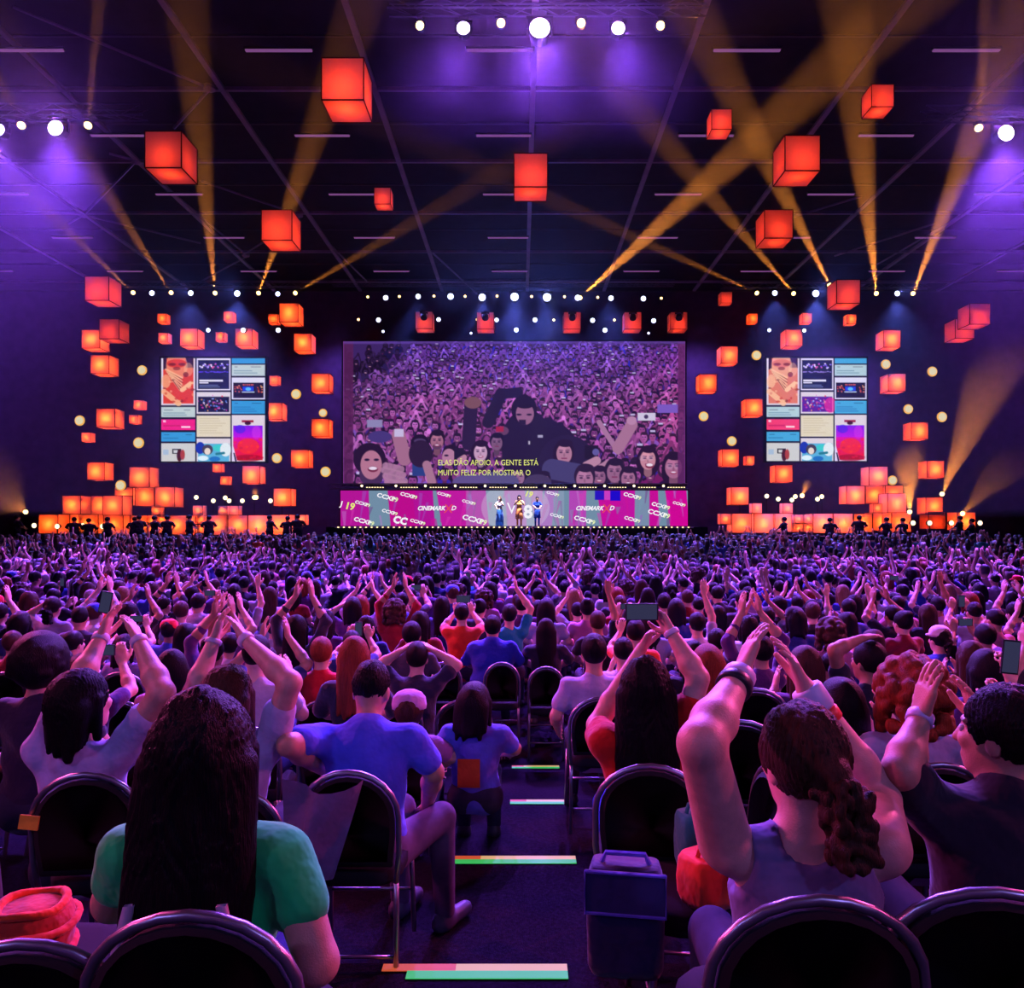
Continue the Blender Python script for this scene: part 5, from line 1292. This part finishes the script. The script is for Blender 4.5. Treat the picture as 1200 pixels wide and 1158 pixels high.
# ------------------------------------------------------------------ the rest of the crowd, too many to build singly: one object
def low_person(kind, stand=False):
    """a plain small figure: vertices, quads, region per vertex (0 skin, 1 hair, 2 shirt, 3 trousers)"""
    V = []; Q = []; Rg = []
    def ring_body(rings, reg, n=8, regs=None):
        b = len(V)
        for i, (c, rx, ry) in enumerate(rings):
            for k in range(n):
                a = 2*math.pi*k/n; V.append((c[0]+rx*math.cos(a), c[1]+ry*math.sin(a), c[2])); Rg.append(regs[i][k] if regs else reg)
        for i in range(len(rings)-1):
            for k in range(n): k2 = (k+1) % n; Q.append((b+i*n+k, b+i*n+k2, b+(i+1)*n+k2, b+(i+1)*n+k))
        t = b+(len(rings)-1)*n; Q.append((t, t+1, t+2, t+3)); Q.append((t, t+3, t+4, t+7)); Q.append((t+4, t+5, t+6, t+7))
    def limb(pts, rs, reg, n=6):
        m = MB(); m.tube(pts, list(rs), n, cap=False); b = len(V)
        for v in m.v: V.append(tuple(v)); Rg.append(reg)
        for f in m.f: Q.append(tuple(b+i for i in f))
        e = b+(len(pts)-1)*n; Q.append((e, e+1, e+2, e+3)); Q.append((e+3, e+4, e+5, e))
    ring_body([((0,0,.44),.17,.13),((0,0,.58),.16,.12),((0,.01,.75),.15,.11),((0,.02,.93),.19,.11),((0,.02,1.0),.16,.09),((0,.02,1.04),.07,.06)], 2)
    hr = []; hg = []
    for z, r_ in ((1.03,.05),(1.08,.062),(1.13,.08),(1.19,.093),(1.25,.088),(1.30,.062),(1.32,.02)):
        hr.append(((0,.02,z), r_, r_*1.12)); hg.append([1 if (z > 1.24 or (z > 1.10 and math.sin(2*math.pi*k/8) < .3)) else 0 for k in range(8)])
    if kind % 3 == 1:
        for i in range(7):
            hg[i] = [1 if math.sin(2*math.pi*k/8) < .5 else 0 for k in range(8)]
    ring_body(hr, 0, regs=hg)
    if kind % 3 == 1: ring_body([((0,-.06,.82),.07,.03),((0,-.06,.95),.10,.05),((0,-.05,1.10),.105,.07),((0,-.02,1.22),.09,.08)], 1)
    A = {0:None, 1:'clap', 2:'high', 3:'higher', 4:'phone', 5:'up', 6:'wide', 7:None}[kind]
    for sd in (-1, 1):
        if A is None or (A == 'up' and sd < 0): e, w_, tp = (.24*sd,.06,.80), (.12*sd,.24,.66), (.06*sd,.3,.66)
        else:
            q = ARMS[A]; e = (q[0][0]*sd, q[0][1], q[0][2]+.5); w_ = (q[1][0]*sd, q[1][1], q[1][2]+.5); u_ = unit(q[2]); tp = (w_[0]+u_[0]*sd*.17, w_[1]+u_[1]*.17, w_[2]+u_[2]*.17)
        s_ = (.175*sd,.01,.97); mid_ = tuple((s_[i]+e[i])/2 for i in range(3))
        limb([s_, mid_], (.062,.056), 2); limb([mid_, e, w_, tuple((w_[i]+tp[i])/2 for i in range(3)), tp], (.046,.044,.030,.042,.022), 0)
        limb([(.09*sd,0,.48),(.12*sd,.42,.52),(.12*sd,.44,.05)], (.09,.07,.05), 3, 6)
    V = np.array(V); Rg = np.array(Rg)
    if stand:
        leg = Rg == 3; V[~leg, 2] += .42; V[leg, 2] = np.where(V[leg, 2] > .5, np.where(V[leg, 1] < .2, .95, .5), V[leg, 2]); V[leg, 2] = np.where((V[leg, 1] < .2) & (V[leg, 2] < .95), .92, V[leg, 2]); V[leg, 1] *= .15
    return V, np.array(Q), Rg
LOWS = [low_person(k) for k in range(8)]+[low_person(k, True) for k in range(8)]
allV = []; allQ = []; allC = []; off = 0
LW = [12,3.5,2.6,2.0,.8,1.0,.4,11]
for (x, y) in far_pts:
    V, Q, Rg = LOWS[rc.choices(range(8), LW)[0]+(8 if y > 29.5 and rc.random() < (.85 if y > 32 else .4) else 0)]
    s_ = rc.uniform(.92, 1.06); a = rc.uniform(-.35, .35); ca, sa = math.cos(a)*s_, math.sin(a)*s_
    W_ = np.stack([V[:,0]*ca-V[:,1]*sa+x, V[:,0]*sa+V[:,1]*ca+y, V[:,2]*s_+rc.uniform(-.02,.05)], 1)
    sh = rc.choices(SHIRTS, [q[2] for q in SHIRTS])[0][1]; hc_ = HAIRC[rc.choices(['black','brown','red','fair','grey'], [10,4,1,1,.5])[0]]
    pal = np.array([rc.choice(SKINS), hc_, [min(1, c*rc.uniform(.7,1.3)) for c in sh], (.03,.03,.06)])
    allV.append(W_); allQ.append(Q+off); allC.append(pal[Rg]); off += len(V)
allV = np.concatenate(allV); allQ = np.concatenate(allQ); allC = np.concatenate(allC)
mm = bpy.data.materials.new('crowd_colours'); mm.use_nodes = True; nt = mm.node_tree
a = nt.nodes.new('ShaderNodeAttribute'); a.attribute_name = 'tint'; nt.links.new(a.outputs['Color'], nt.nodes['Principled BSDF'].inputs['Base Color']); nt.nodes['Principled BSDF'].inputs['Roughness'].default_value = .6
fc = mesh_obj('crowd', allV, allQ, mm, smooth=True)
at = fc.data.color_attributes.new('tint', 'FLOAT_COLOR', 'POINT'); at.data.foreach_set('color', np.concatenate([allC, np.ones((len(allC), 1))], 1).astype(np.float32).ravel())
tag(fc, 'the dense far crowd of seated people reaching to the stage', 'crowd', kind='stuff')

# ------------------------------------------------------------------ presenters on stage and people standing before the lantern walls
def stander(px, d, z, pose, skin, shirt, trousers, hair, hairc, label, group, rz=0, h=.012, scale=1.0):
    q = dict(hz=.90, stand=True, lean=.02); q.update(pose)
    out, hc, R = figure(q, h, h*1.2)
    r = place('person', tomesh('body', out['skin'], M['skin']), None, skin)
    r.location = ((px-HX)*d/F, d, z); r.rotation_euler = (0, 0, rz); r.scale = (scale,)*3
    place('shirt', tomesh('shirt', out['shirt'], M['fabric']), r, shirt)
    place('trousers', tomesh('trousers', out['trousers'], M['denim']), r, trousers); [place('shoe', tomesh('shoe', out[q], M['shoe']), r, (.05,.04,.05)) for q in ('shoe', 'shoe2')]
    place('hair', tomesh('hair', hair_mesh(hair, .012, 3), M['hair']), r, HAIRC[hairc], hc, R)
    tag(r, label, 'person', group); return r, out, hc
GP = 'presenters on the stage'
p1, _, _ = stander(585.5, 42.3, STZ, dict(L='clap', R='lap', seed=60, sleeve=.2, girth=.85, bust=True), SKINS[0], (.75,.65,.72), (.02,.10,.42), 'long', 'fair', 'presenter in a white top and long blue skirt, left of three on stage', GP, math.pi-.2)
p2, _, _ = stander(608.5, 42.3, STZ, dict(L='clap', R='clap', seed=61, girth=.85, bust=True, sleeve=1.3), SKINS[0], (.85,.42,.10), (.75,.22,.08), 'long', 'black', 'presenter in a yellow and orange dress, middle of three on stage', GP, math.pi, scale=1.05)
p3, _, _ = stander(629.5, 42.3, STZ, dict(L='lap', R='lap', seed=62, girth=.85, bust=True, sleeve=1.0), SKINS[1], (.01,.05,.40), (.01,.05,.40), 'short', 'black', 'presenter in a royal blue dress, right of three on stage', GP, math.pi+.1, scale=1.0)
for p_, col, top_, bot, r0, r1 in ((p1,(.02,.10,.42),.98,.06,.15,.24),(p2,(.80,.24,.08),.98,.42,.16,.22),(p3,(.01,.05,.42),.98,.50,.16,.20)):
    m = MB(); m.lathe([(r0*.9,top_),(r0*1.1,top_-.12),(r1*.95,(top_+bot)/2),(r1,bot),(r1*.9,bot)], n=16); o = m.build('skirt', M['fabric'], p_, True); o.color = (*col, 1)
spot('stage_light', P(560,350,40), P(585,600,42.3), (1,.93,.95), 34000, 9, .4, .1); spot('stage_light', P(650,350,40), P(620,600,42.3), (1,.93,.95), 34000, 9, .4, .1)
SIL = [(20,'in front of the dark left corner'),(87,''),(104,''),(126,''),(158,''),(163,''),(181,''),(196,''),(222,''),(245,''),(316,''),(337,''),(349,''),(919,''),(972.5,''),(1007,''),(1039,''),(1058,''),(1125,''),(1139,'')]
base_sil = None; oi = 0
sl = [s_ for s_ in SIL]
for k, (px, nt_) in enumerate(sl):
    side = 'left' if px < 610 else 'right'; idx = k if side == 'left' else k-13
    n_ = ordn[idx] if idx < 12 else 'rightmost'
    if side == 'right' and idx == 6: n_ = 'rightmost'
    lab = 'dark figure standing before the %s lantern wall, %s' % (side, n_)
    d = 38.9; zt = P(px, 604+rc.uniform(-1,4), d).z
    if base_sil is None:
        base_sil, _, _ = stander(px, d, 0, dict(L='lap', R='lap', seed=70, sleeve=1.5, girth=1.05), SKINS[1], (.012,.012,.02), (.012,.012,.02), 'short', 'black', lab, 'people standing before the lantern walls'); o = base_sil; bk = list(o.children)
    else:
        o = base_sil.copy(); C.objects.link(o); o['label'] = lab
        for c_ in bk: c2 = c_.copy(); C.objects.link(c2); c2.parent = o
    o.location = ((px-HX)*d/F, d, zt-1.80); o.scale = (1.35,1.25,1.06); o.rotation_euler = (0,0,rc.uniform(-1,1))
    if o.location.z > .03:
        m = MB(); m.box((o.location.x-.3, d-.3, 0), (o.location.x+.3, d+.3, o.location.z)); q = m.build('riser_box', M['black']); tag(q, 'low black box under a dark figure, %s side, %s' % (side, n_), 'box', 'black boxes the standing figures use')
# ------------------------------------------------------------------ bags, phones and small things near the camera
def soft_bag(name, c, w_, dp, hh, col, label, rz=0, flap=True, edge=None):
    r = empty(name, c, rz); r_ = []
    n = 20; V = []; Fc = []
    for z, q in ((0,.86),(.03,.97),(hh*.5,1.0),(hh*.9,.95),(hh,.86)):
        for k in range(n):
            a = 2*math.pi*k/n; cx, sx_ = math.cos(a), math.sin(a)
            V.append((math.copysign(abs(cx)**.4, cx)*w_/2*q, math.copysign(abs(sx_)**.4, sx_)*dp/2*q, z))
    for L in range(4):
        for k in range(n): k2 = (k+1) % n; Fc.append((L*n+k, L*n+k2, (L+1)*n+k2, (L+1)*n+k))
    Fc.append(tuple(reversed(range(n)))); Fc.append(tuple(4*n+k for k in range(n)))
    m = MB(); m.add(V, Fc); o = m.build('bag_body', M['fabric'], r, True); o.color = (*col, 1)
    if flap:
        m = MB(); m.box((-w_*.5,-dp*.56,hh*.62), (w_*.5,-dp*.50,hh*1.01)); o = m.build('flap', M['fabric'], r); o.color = (*[q*1.5 for q in col], 1)
    m = MB(); m.tube([(-w_*.3,0,hh),(-w_*.25,0,hh+.03),(w_*.25,0,hh+.03),(w_*.3,0,hh)], .009, 6); o = m.build('handle', M['fabric'], r); o.color = (*(edge or col), 1)
    if edge:
        m = MB(); z = hh*.62; y = -dp*.57
        m.tube([(-w_*.5,y,z),(w_*.5,y,z),(w_*.5,y,hh),(-w_*.5,y,hh)], .006, 6, closed=True); o = m.build('piping', M['fabric'], r); o.color = (*edge, 1)  # edging in its own brighter colour
    return tag(r, label, 'bag')
pb = P(733, 1135, 2.42); soft_bag('shoulder_bag', (pb.x, pb.y, pb.z), .25, .14, .34, (.012,.014,.06), 'dark blue bag with brighter blue edges hanging behind the chair of the woman in red', rz=-.15, edge=(.08,.08,.45))
pb = P(38, 1125, 1.95); chair(pb.x-.02, pb.y, -math.pi/2, 'dark chair turned sideways under the bright red bag at lower left', z=pb.z-.483)
r = empty('tote_bag', pb, .2); r.scale = (.62,.62,.62)
m = MB(); m.lathe([(.10,0),(.15,.05),(.165,.15),(.15,.21),(.12,.23)], n=20); o = m.build('bag_body', M['fabric'], r, True); o.color = (.45,.03,.015,1)
for z, R_, col in ((.235,.125,(.75,.06,.015)),(.16,.168,(.70,.05,.02)),(.05,.155,(.6,.04,.03))):
    m = MB(); m.tube([(R_*math.cos(a), R_*math.sin(a), z+.008*math.sin(3*a)) for a in [math.pi*2*k/22 for k in range(22)]], .018, 8, closed=True); o = m.build('rolled_rim', M['fabric'], r, True); o.color = (*col, 1)
m = MB(); m.lathe([(.001,.0),(.045,.0),(.05,-.012),(.001,-.012)], (.05,-.165,.12), 'Y', 16); o = m.build('pale_patch', M['band'], r, True); o.color = (.6,.5,.7,1)
tag(r, 'bright red-orange soft round bag with rolled rims in the lower left corner', 'bag')
m = MB(); q0 = P(34, 964, 2.745); m.cbox((0,0,0), (.035,.025,.004)); o = m.build('yellow_note', M['fabric']); o.location = q0; o.rotation_euler = (1.45,.1,0); o.color = (.8,.35,.03,1); tag(o, 'small yellow-orange card on a dark chair back at the left edge', 'card')
m = MB(); q0 = P(385, 940, 2.9)
n_ = 9; V = []; Fc = []
for i in range(n_+1):
    for j in range(n_+1):
        u_, v_ = i/n_, j/n_; V.append((-.17+.30*u_*(1-.35*v_)+.02*math.sin(9*u_), -.04+.03*math.sin(7*u_+3*v_), .10-.36*v_-.05*math.sin(3*u_)))
for i in range(n_):
    for j in range(n_): a_ = i*(n_+1)+j; Fc.append((a_, a_+1, a_+n_+2, a_+n_+1))
b_ = len(V); V += [(v[0], v[1]+.006, v[2]) for v in V]; Fc += [tuple(b_+i for i in reversed(f)) for f in Fc]
m.add(V, Fc); o = m.build('draped_jacket', M['fabric'], None, True); o.location = q0; o.color = (.16,.09,.20,1); tag(o, 'pale mauve cloth draped over the left of the blue-shirted man\'s chair', 'cloth')
chair(.64, 2.62, math.pi/2, 'dark chair turned sideways under the orange and teal bags')
pb = P(835, 1062, 2.5); soft_bag('orange_bundle', (pb.x, pb.y, .999), .22, .16, .16, (.65,.05,.015), 'crumpled bright orange-red bag left of the grey tank top', rz=.5, flap=False)
pb = P(818, 1000, 2.75); soft_bag('teal_bag', (pb.x, pb.y, .999), .16, .12, .2, (.02,.16,.15), 'small dark teal bag above the orange bag', rz=.3, flap=False)
def phone(px, py, d, ry, label, s_=1.0, rz=0):
    o = place('phone', phone_me[0], None, (1,1,1)) if phone_me else mesh_obj('phone', phone_b.v, phone_b.f, [M['phone'], M['phone_scr']], midx=phone_b.m)
    o.location = P(px, py, d); o.rotation_euler = (0, ry, rz); o.scale = (s_,)*3; return tag(o, label, 'phone', 'raised phones')
phone(752, 717, 3.4, math.pi/2, 'dark phone held level above the woman in red')
phone(543, 702, 8.7, math.pi/2, 'phone held up by the person in the orange-red tee, centre', 1.1)
phone(1184, 770, 3.3, .1, 'dark phone held upright at the right edge')
phone(124, 706, 3.6, .2, 'phone with a bright screen between raised hands at upper left', .7)
g = MB(); q0 = P(1170, 833, 3.28)
g.tube([q0+Vector((-.035,0,.006)), q0+Vector((.035,0,-.006))], .014, 10); o = g.build('glowing_wristband', emit_mat('wristband_light', (.85,.9,1.0), 1.6)); tag(o, 'glowing white wristband on the raised wrist at the right edge', 'wristband')
# ------------------------------------------------------------------ haze that fills the hall
hm = bpy.data.materials.new('stage_haze'); hm.use_nodes = True; nt = hm.node_tree; nt.nodes.clear()
vs = nt.nodes.new('ShaderNodeVolumeScatter'); vs.inputs['Color'].default_value = (1,1,1,1); vs.inputs['Density'].default_value = .0011; vs.inputs['Anisotropy'].default_value = .6
oo = nt.nodes.new('ShaderNodeOutputMaterial'); nt.links.new(vs.outputs[0], oo.inputs['Volume'])
h = MB(); h.box((-WX+.01, YF+.01, 11.6), (WX-.01, YB-.01, ZC+.85))
for a_, b_ in ((-WX+.01, -11.5), (11.5, WX-.01)): h.box((a_, 8, 2.6), (b_, YB-.01, 11.59))
h.box((-11.49, 39.6, 2.6), (11.49, YB-.01, 11.59))
hz = h.build('haze', hm); tag(hz, 'thin stage haze filling the upper hall', 'haze', kind='stuff')
